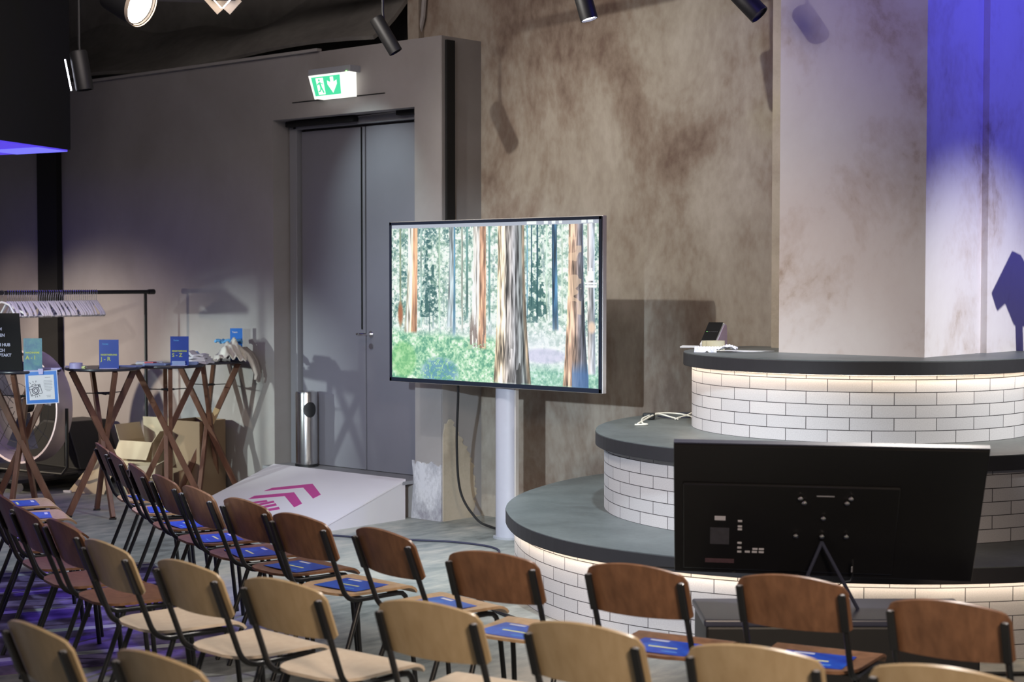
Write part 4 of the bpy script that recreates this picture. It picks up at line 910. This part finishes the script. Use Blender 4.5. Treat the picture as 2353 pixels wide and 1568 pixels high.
# drum axis along local -y
prof = [(FR - 0.03, -0.09), (FR + 0.006, -0.085), (FR, -0.075), (FR - 0.012, 0.0), (FR, 0.075), (FR + 0.006, 0.085), (FR - 0.012, 0.083), (FR - 0.022, 0.0), (FR - 0.04, -0.085)]
RXm = Matrix.Rotation(R(90), 3, 'X')
MB().lathe(prof + [prof[0]], (0, 0, FZ), 56, RXm, False).build('drum', 'shroud', fan, smooth=True)
MB().lathe([(0.001, -0.07), (0.055, -0.06), (0.062, 0.02), (0.03, 0.05), (0.001, 0.052)], (0, 0, FZ), 24, RXm).build('hub', 'black', fan, smooth=True)
for k in range(3):
    a = R(120 * k + 25)
    def blade(u, v, a=a):
        r_ = 0.06 + u * 0.31; w_ = (v - .5) * (0.5 + 0.25 * u)
        aa = a + w_; return (r_ * math.cos(aa), 0.05 * (v - .5) * 2, FZ + r_ * math.sin(aa))
    MB().shell(blade, 8, 6, 0.004).build('blade', 'bluegrey', fan, smooth=True)
m_ = MB()
for k in range(8):
    a = R(45 * k + 10); m_.tube([(0.05 * math.cos(a), -0.085, FZ + 0.05 * math.sin(a)), (FR * math.cos(a), -0.08, FZ + FR * math.sin(a))], 0.003, 6)
for r_ in (0.10, 0.20, 0.30, 0.38):
    m_.tube([(r_ * math.cos(R(t)), -0.087, FZ + r_ * math.sin(R(t))) for t in range(0, 360, 12)], 0.002, 5, closed=True)
m_.build('front_grille', 'black', fan, smooth=True)
m_ = MB(); m_.tube([(-0.50, 0, FZ), (-0.50, 0, 0.10), (-0.44, 0, 0.04), (0.44, 0, 0.04), (0.50, 0, 0.10), (0.50, 0, FZ)], 0.014, 10); m_.build('stand_frame', 'black', fan, smooth=True)
for s in (-1, 1): MB().tube([(0.36 * s, -0.24, 0.02), (0.36 * s, 0.24, 0.02)], 0.018, 8).build('foot', 'black', fan, smooth=True)
sp = thing('loudspeaker_wedge', 'black wedge loudspeaker on the low dolly behind the round fan', 'loudspeaker', (-12.42, 8.32, 0.121), R(0))
prf = [(-0.60, 0), (0.26, 0), (0.20, 0.14), (0.06, 0.41), (-0.30, 0.41), (-0.60, 0.25)]
MB().prism(prf, -0.20, 0.22, lambda x, y, z: (x, z, y)).build('cabinet', 'black', sp, bevel=0.01)
MB().prism([(x * .93 - .01, y * .9 + .02) for x, y in prf], -0.207, -0.20, lambda x, y, z: (x, z, y)).build('grille', 'soffit', sp)
dl_ = thing('equipment_dolly', 'low black dolly on castors carrying the round fan and the wedge loudspeaker', 'dolly', (-12.55, 7.95, 0), R(0))
MB().box((0, 0, 0.105), (1.2, 1.2, 0.03)).build('platform', 'black', dl_, bevel=0.004)
for x_ in (-0.52, 0.52):
    for y_ in (-0.52, 0.52): MB().lathe([(0.04, -0.015), (0.04, 0.015)], (x_, y_, 0.045), 18, Matrix.Rotation(R(90), 3, 'Y')).build('castor', 'steel', dl_, smooth=True)
# ================================================================ CARDBOARD
def cbox(name, loc, yaw, d, mat, label, flaps=()):
    t = thing(name, label, 'cardboard box', loc, R(yaw), 'cardboard boxes by the wall'); wx, wy, hz = d; th = 0.005
    m_ = MB()
    m_.box((0, 0, th / 2), (wx, wy, th)); m_.box((-wx / 2, 0, hz / 2), (th, wy, hz)); m_.box((wx / 2, 0, hz / 2), (th, wy, hz)); m_.box((0, -wy / 2, hz / 2), (wx, th, hz)); m_.box((0, wy / 2, hz / 2), (wx, th, hz))
    m_.build('box_body', mat, t)
    for sx, sy, tiltd, ln in flaps:
        a = R(tiltd); m2 = MB()
        if sx: 
            q = [Vector((sx * wx / 2, -wy / 2, hz)), Vector((sx * wx / 2, wy / 2, hz))]; dv = Vector((sx * math.cos(a), 0, math.sin(a))) * ln
        else:
            q = [Vector((-wx / 2, sy * wy / 2, hz)), Vector((wx / 2, sy * wy / 2, hz))]; dv = Vector((0, sy * math.cos(a), math.sin(a))) * ln
        e = dv.cross(q[1] - q[0]).normalized() * th
        vs = [q[0], q[1], q[1] + dv, q[0] + dv]; vs += [v + e for v in vs]
        m2.add(vs, [(0, 1, 2, 3), (7, 6, 5, 4), (0, 4, 5, 1), (1, 5, 6, 2), (2, 6, 7, 3), (3, 7, 4, 0)]).build('flap', mat, t)
    return t
cbox('cardboard_box', (-10.88, 8.40, 0), 8, (0.34, 0.30, 0.62), 'cardboard_shaded', 'tall cardboard box, coloured as in shade, upright against the wall beside the rearmost table')
cbox('cardboard_box', (-11.27, 8.19, 0), 12, (0.36, 0.30, 0.44), 'cardboard', 'open pale cardboard box with raised flaps between the table legs', ((1, 0, 50, .12), (-1, 0, 70, .14), (0, 1, 95, .18), (0, -1, -62, .16)))
cbox('cardboard_box', (-10.96, 7.92, 0), 40, (0.24, 0.20, 0.28), 'cardboard', 'small pale cardboard box lying in front of the open one', ((0, -1, -70, .10), (1, 0, 30, .10)))
t = thing('cardboard_sheet', 'flattened pale cardboard sheet leaning left of the open box', 'cardboard', (-11.62, 7.90, 0), R(20))
MB().add([(-0.20, -0.10, 0), (0.16, -0.10, 0), (0.20, 0.12, 0.36), (-0.02, 0.12, 0.34), (-0.20, -0.095, 0.0), (0.16, -0.095, 0.005), (0.20, 0.127, 0.36), (-0.02, 0.127, 0.34)],
         [(0, 1, 2, 3), (7, 6, 5, 4), (0, 4, 5, 1), (1, 5, 6, 2), (2, 6, 7, 3), (3, 7, 4, 0)]).build('sheet', 'cardboard', t)
t = tag(MB().box((0, 0, 0.01), (0.07, 0.02, 0.02)).build('marker_pen', 'paper', bevel=0.004), 'small white marker lying on the floor before the cardboard sheet', 'marker'); t.location = (-11.75, 7.72, 0); t.rotation_euler = (0, 0, R(30))
# ================================================================ ITEMS ON THE STAGE
Z3 = 1.3505
pr = thing('label_printer', 'white label printer with sloping black touch panel at the left end of the top tier', 'printer', (-5.845, 8.55, Z3), R(8))
prof = [(-0.085, 0), (0.085, 0), (0.085, 0.10), (0.075, 0.155), (0.055, 0.158), (0.035, 0.150), (-0.060, 0.050), (-0.085, 0.035)]
MB().prism(prof, -0.055, 0.055, lambda x, y, z: (z, x, y)).build('housing', 'white', pr, bevel=0.010, seg=3)
MB().prism([(-0.086, 0.004), (0.08, 0.004), (0.08, 0.10), (0.07, 0.148), (0.05, 0.15), (0.035, 0.145), (-0.055, 0.05)], 0.054, 0.058, lambda x, y, z: (z, x, y)).build('side_cover', 'violetplastic', pr)
MB().prism([(-0.060, 0.052), (0.034, 0.1515), (0.042, 0.158), (-0.066, 0.045)], -0.050, 0.050, lambda x, y, z: (z, x - 0.002, y + 0.006)).build('touch_panel', 'blackgloss', pr, bevel=0.002)
for k in range(6): MB().box((-0.035 + k * 0.014, -0.012 - 0.004, 0.106), (0.004, 0.004, 0.003)).build('panel_light', 'greenled' if k == 0 else 'greyplastic', pr)
def roll2(name, x, y, rad, h_, label):
    o_ = MB().lathe([(rad, 0), (rad, h_), (rad * .6, h_), (rad * .6, 0.001)], n=32).build(name, 'tape', smooth=True); o_.location = (x, y, Z3); return tag(o_, label, 'tape roll', 'packing tape rolls')
roll2('packing_tape', -5.665, 8.31, 0.058, 0.060, 'yellowed packing tape roll standing before the label printer'); roll2('packing_tape', -5.755, 8.375, 0.045, 0.056, 'second packing tape roll tucked behind the front one')
o_ = MB().box((0, 0, 0.006), (0.11, 0.06, 0.010)).build('card_terminal', 'paper', bevel=0.003); o_.location = (-5.935, 8.42, Z3 + 0.006); o_.rotation_euler = (R(4), 0, R(20)); tag(o_, 'thin pale device overhanging the left end of the top tier', 'device')
def crumple(u, v):
    a = (u - .5); bb = (v - .5); return Vector((a * 0.25, bb * 0.12, 0.010 + 0.012 * math.sin(a * 31 + bb * 9) * math.cos(bb * 23) + 0.014 * (u > .6) * math.exp(-((u - .8) / .12) ** 2)
            - (0.035 * max(0, (0.22 - v)) / 0.22 * (1 + .5 * math.sin(u * 14)) * (u < .55))))
o_ = MB().shell(crumple, 40, 16, 0.0015).build('crumpled_paper', 'paper', smooth=True); o_.location = (-5.555, 8.155, Z3 + 0.012); o_.rotation_euler = (0, 0, R(28)); tag(o_, 'crumpled white paper spilling over the edge of the top tier', 'paper')
o_ = MB().prism([(-0.19, -0.10), (0.07, -0.10), (0.19, 0.02), (-0.10, 0.10)], 0, 0.002).build('paper_sheet', 'paper'); o_.location = (-5.50, 8.36, Z3); o_.rotation_euler = (0, 0, R(28)); tag(o_, 'flat white sheet lying right of the label printer', 'paper')
Z2 = 0.9005
wc = [((-5.94, 7.86, .008), (-5.90, 7.93, .008), (-5.98, 7.99, .008), (-6.10, 8.16, .02), (-6.17, 8.42, .03), (-6.08, 8.55, .02), (-5.86, 8.42, .008)),
      ((-5.97, 7.93, .008), (-6.05, 8.10, .014), (-6.14, 8.36, .03), (-6.06, 8.40, .012), (-5.98, 8.36, .008)),
      ((-6.00, 8.36, .008), (-6.04, 8.56, .02), (-6.08, 8.72, .04), (-5.97, 8.72, .08), (-5.98, 8.80, .14), (-5.95, 8.76, .20), (-5.945, 8.80, .26))]
for k, pts in enumerate(wc):
    cable('white_cable', [(x, y, Z2 + z) for x, y, z in pts], 0.0055, 'whitecable', ['white cable looping across the middle deck to a hook end', 'short white cable lying over the small power adapter', 'white cable climbing the left side of the top brick riser'][k], group='white cables on the middle deck')
cable('black_cable', [(-6.30, 8.62, Z2 + .008), (-6.20, 8.75, Z2 + .008), (-6.02, 8.70, Z2 + .01), (-5.98, 8.55, Z2 + .01), (-6.05, 8.40, Z2 + .008), (-6.2, 8.45, Z2 + .008)], 0.004, 'ink', 'thin black cable coiled beside the white cables on the middle deck')
o_ = MB().box((0, 0, 0.02), (0.075, 0.05, 0.04)).build('power_adapter', 'blackgloss', bevel=0.006); o_.location = (-6.16, 8.30, Z2); o_.rotation_euler = (0, 0, R(30)); tag(o_, 'small black power adapter among white cables on the middle deck', 'adapter')
# ================================================================ MONITOR SEEN FROM BEHIND
# tilted towards the stage speaker; local x along the top edge, local z up the panel, local -y = back side facing the room
mt_ = thing('stage_monitor', 'large black television seen from behind, tilted up on a black box before the stage', 'television', (-3.87, 5.86, 0.0), 0)
TLv = Vector((0.644 * .7502 - .6612 * 6.476, 0.644 * .6612 + .7502 * 6.476, 1.142)); TRv = Vector((1.832 * .7502 - .6612 * 6.23, 1.832 * .6612 + .7502 * 6.23, 1.142))
xa = (TRv - TLv).normalized(); ff = Vector((-xa.y, xa.x, 0)); top_mid = (TLv + TRv) / 2
hv = (ff * 0.40 + Vector((0, 0, -0.576)) - xa * 0.036).normalized(); zl = -hv; yl = zl.cross(xa).normalized()
MM = Matrix((xa, yl, zl)).transposed().to_4x4(); MM.translation = top_mid - Vector(mt_.location)
WM = (TRv - TLv).length; HM = 0.705
def mon(mb, name, mat, **k):
    mb.v = [tuple(MM @ Vector(p)) for p in mb.v]; return mb.build(name, mat, mt_, **k)
mon(MB().box((0, 0.0, -HM / 2), (WM, 0.030, HM)), 'housing', 'blackgloss', bevel=0.004)
mon(MB().box((0, 0.018, -HM / 2), (WM - 0.02, 0.006, HM - 0.02)), 'screen', 'bezel')
mon(MB().box((0, 0.004, 0.003), (WM, 0.020, 0.006)), 'blue_lit_edge', 'bluegrey')  # blue light along the top edge painted in as a bluish strip
mon(MB().box((-0.14, -0.019, -0.435), (0.86, 0.012, 0.48)), 'rear_cover', 'blackgloss', bevel=0.006)
BS = -0.0262
UZ = 0.008
mon(MB().box((-0.418, BS, -0.488 + UZ), (0.078, 0.002, 0.092)), 'grey_label', 'greylabel')
mon(MB().box((-0.417, BS, -0.388 + UZ), (0.044, 0.002, 0.022)), 'white_label', 'sticker')
mon(MB().box((-0.417, BS, -0.630 + UZ), (0.120, 0.002, 0.022)), 'pink_label', 'pinklabel')
for k, zz in enumerate((-.401, -.431, -.447, -.524, -.551, -.574)): mon(MB().box((-0.336, BS, zz + UZ), (0.017, 0.002, 0.009)), 'port_mark', 'sticker')
for (xx, zz) in ((-0.272, -.556), (-.246, -.556), (-.303, -.573), (-.274, -.573), (-.246, -.573)): mon(MB().box((xx, BS, zz + UZ), (0.021, 0.002, 0.009)), 'approval_mark', 'sticker')
for (xx, zz) in ((-0.098, -0.261), (-0.082, -0.284), (0.099, -0.256), (0.085, -0.280), (-.109, -0.467), (.092, -.463), (-0.004, -0.366), (-0.005, -0.466)):
    q = MB().lathe([(0.0105, 0), (0.0105, 0.006), (0.004, 0.010)], (xx, BS - 0.004, zz + UZ), 12, Matrix.Rotation(R(90), 3, 'X')); mon(q, 'bolt', 'chrome', smooth=True)
mon(MB().box((0, BS, -0.245), (0.07, 0.002, 0.004)), 'vent_mark', 'greyplastic')
# tripod struts from the rear fixing down to the black box
def wpt(x, z, y=-0.055): return MM @ Vector((x, y, z))
loc0 = Vector(mt_.location)
bx_top = 0.43
for tgt in ((-3.560, 5.800), (-3.350, 5.960)):
    a = wpt(-0.004, -0.47); b2 = Vector((tgt[0], tgt[1], bx_top)) - loc0
    MB().tube([a, b2], 0.0075, 8).build('strut', 'bluegrey', mt_, smooth=True)
for xx in (-0.16, -0.10):
    a = MM @ Vector((xx, 0.0, -HM)); MB().beam(a, Vector((a.x, a.y, bx_top)), 0.04, 0.03).build('stand_foot', 'black', mt_)
cable('monitor_cable', [tuple(loc0 + wpt(-0.35, -0.69, -0.02)), (-4.42, 5.80, 0.50), (-4.36, 5.74, 0.44), (-4.20, 5.72, 0.406)], 0.004, 'black', 'thin black cable sagging below the left underside of the black television back')
cable('monitor_plug_cable', [tuple(loc0 + wpt(0.125, -0.56, -0.055)), tuple(loc0 + wpt(0.126, -0.66, -0.065)), (-3.50, 6.08, 0.50), (-3.60, 5.95, 0.43), (-3.68, 5.88, 0.406)], 0.003, 'black', 'thin cable with white plug hanging right of the struts on the black television back')
q = MB().box((0.126, -0.040, -0.632), (0.009, 0.008, 0.026)); mon(q, 'white_plug', 'sticker')
# black box under it
bk = thing('black_podium', 'low black box under the black television back, edged with a blue grey rim', 'box', (-3.43, 5.90, 0), R(41.4))
MB().box((0, 0, 0.20), (1.10, 0.42, 0.40)).build('box_body', 'black', bk, bevel=0.01)
MB().box((0, 0, 0.415), (1.12, 0.44, 0.03)).build('box_rim', 'bluegrey', bk, bevel=0.008)
# ================================================================ SUSPENDED SOFFIT, CEILING LIGHTS
sf = thing('suspended_box', 'black suspended ceiling box at upper left with a violet lit underside', 'ceiling box', (-11.253, 7.456, 2.8), 0)
A0 = Vector((0, 0)); e1 = Vector((-10.818 + 11.253, 6.563 - 7.456)).normalized(); e2 = Vector((-12.051 + 11.253, 7.31 - 7.456)).normalized()
q = [A0, A0 + e1 * 2.6, A0 + e1 * 2.6 + e2 * 3.2, A0 + e2 * 3.2]
MB().prism([tuple(v) for v in q], 0.012, 2.25).build('cladding', 'soffit', sf)
q2 = [A0 + e1 * 0.02 + e2 * 0.02, A0 + e1 * 2.58 + e2 * 0.02, A0 + e1 * 2.58 + e2 * 3.18, A0 + e1 * 0.02 + e2 * 3.18]
MB().prism([tuple(v) for v in q2], 0.0, 0.012).build('light_panel', 'violetpanel', sf)
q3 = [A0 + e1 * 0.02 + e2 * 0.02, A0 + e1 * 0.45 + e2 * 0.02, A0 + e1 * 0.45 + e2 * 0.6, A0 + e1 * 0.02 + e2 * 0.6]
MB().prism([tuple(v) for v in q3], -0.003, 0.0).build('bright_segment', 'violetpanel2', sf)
def can(name, a, b2, r_, label, lit=None, inner=None, arm=0.35, group='ceiling spotlights'):
    a = Vector(a); b2 = Vector(b2); t_ = thing(name, label, 'spotlight', a, 0, group); d = (b2 - a); L_ = d.length; rot = d.to_track_quat('Z', 'Y').to_matrix()
    MB().lathe([(r_ * .9, 0), (r_, 0.01), (r_, L_), (r_ * .9, L_), (r_ * .88, L_ - 0.03), (0.001, L_ - 0.03)], (0, 0, 0), 28, rot).build('lamp_body', 'black', t_, smooth=True)
    MB().lathe([(r_ * .86, L_ - 0.012), (0.001, L_ - 0.012)], (0, 0, 0), 28, rot).build('lens', lit or 'bluegrey', t_)
    mid = d * 0.45
    MB().tube([mid + Vector((0, 0, 0.02)), mid + Vector((-0.02, 0.0, r_ + 0.10)), mid + Vector((-0.02, 0, arm))], 0.010, 8).build('yoke', 'black', t_, smooth=True)
    MB().box(tuple(mid + Vector((-0.02, 0, arm + 0.02))), (0.10, 0.04, 0.04)).build('track_adapter', 'black', t_)
    return t_
can('track_spotlight', (-8.01, 7.70, 3.545), (-7.905, 7.785, 3.315), 0.048, 'black cylinder spotlight hanging above the grey door, unlit')
can('track_spotlight', (-6.36, 7.83, 3.62), (-6.296, 7.86, 3.375), 0.055, 'dark spotlight with a lit white lens above the raw plaster wall', lit='lampcool')
can('track_spotlight', (-5.35, 8.06, 3.46), (-5.225, 8.10, 3.32), 0.06, 'black spotlight cut by the top edge left of the pale pillar')
can('track_spotlight', (-9.50, 6.36, 3.32), (-9.47, 6.39, 3.06), 0.06, 'black spotlight with thin lit rim below the dark suspended box', arm=1.9)
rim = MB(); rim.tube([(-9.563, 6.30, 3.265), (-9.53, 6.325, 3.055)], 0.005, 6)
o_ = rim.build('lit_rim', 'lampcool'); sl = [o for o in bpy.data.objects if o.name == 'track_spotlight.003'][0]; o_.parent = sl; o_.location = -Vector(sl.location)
tr = tag(MB().box((0, 0, 0), (5.8, 0.05, 0.04)).build('lighting_track', 'black'), 'black lighting track under the dark ceiling', 'lighting track'); tr.location = (-7.6, 7.55, 3.97); tr.rotation_euler = (0, 0, R(14))
# big warm stage lamp at upper left
bl = thing('stage_lamp', 'large round stage lamp glowing warm white at the top left', 'stage lamp', (-9.17, 6.62, 3.63), R(30))
rot = Vector((0.95, -0.18, -0.42)).to_track_quat('Z', 'Y').to_matrix()
MB().lathe([(0.05, -0.28), (0.12, -0.24), (0.145, -0.05), (0.145, 0.02), (0.138, 0.02), (0.138, -0.03), (0.001, -0.03)], (0, 0, 0), 36, rot).build('lamp_body', 'black', bl, smooth=True)
MB().lathe([(0.132, 0.0), (0.001, 0.0)], (0, 0, 0), 36, rot).build('lens', 'lampface', bl)
MB().lathe([(0.147, 0.0), (0.150, 0.03), (0.146, 0.03), (0.142, 0.0), (0.147, 0.0)], (0, 0, 0), 36, rot, False).build('rim', 'lampskirt', bl, smooth=True)
MB().tube([(0, 0, 0.12), (0, 0, 0.45)], 0.012, 8).build('yoke', 'black', bl)
b2_ = thing('barn_door_lamp', 'dark lamp with two glowing barn door edges beside the warm stage lamp', 'stage lamp', (-8.72, 6.98, 3.615), R(41.4))
MB().box((0, 0.0, 0.12), (0.17, 0.16, 0.18)).build('lamp_body', 'black', b2_, bevel=0.01)
MB().beam((-0.12, -0.02, 0.10), (-0.005, -0.02, -0.028), 0.10, 0.010, (0, 1, 0)).build('barn_door', 'lampskirt', b2_)
MB().beam((0.005, -0.02, -0.028), (0.085, -0.02, 0.06), 0.10, 0.010, (0, 1, 0)).build('barn_door', 'lampskirt', b2_)
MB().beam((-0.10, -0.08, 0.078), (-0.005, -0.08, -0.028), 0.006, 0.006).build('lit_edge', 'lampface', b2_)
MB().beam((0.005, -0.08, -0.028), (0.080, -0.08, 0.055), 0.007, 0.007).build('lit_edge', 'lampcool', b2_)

# stage lamp on a pole just right of the frame: its shadow falls on the pale wall
t = thing('pole_lamp', 'stage lamp on a black pole at the right end of the stage', 'stage lamp', (-3.536, 9.22, 0.45))
MB().lathe([(0.085, 0), (0.085, 0.02), (0.03, 0.035)], n=24).build('base', 'black', t, smooth=True)
MB().tube([(0, 0, 0.02), (0, 0.0, 1.30), (0, -0.02, 1.50)], 0.040, 10).build('pole', 'black', t, smooth=True)
MB().prism([(-0.30, 1.56), (-0.07, 1.77), (0.03, 1.75), (0.20, 1.62), (0.16, 1.45), (-0.10, 1.47), (-0.20, 1.575), (-0.285, 1.54)], -0.08, 0.08, lambda x, y, z: (z, x, y)).build('lamp_head', 'black', t, bevel=0.01)
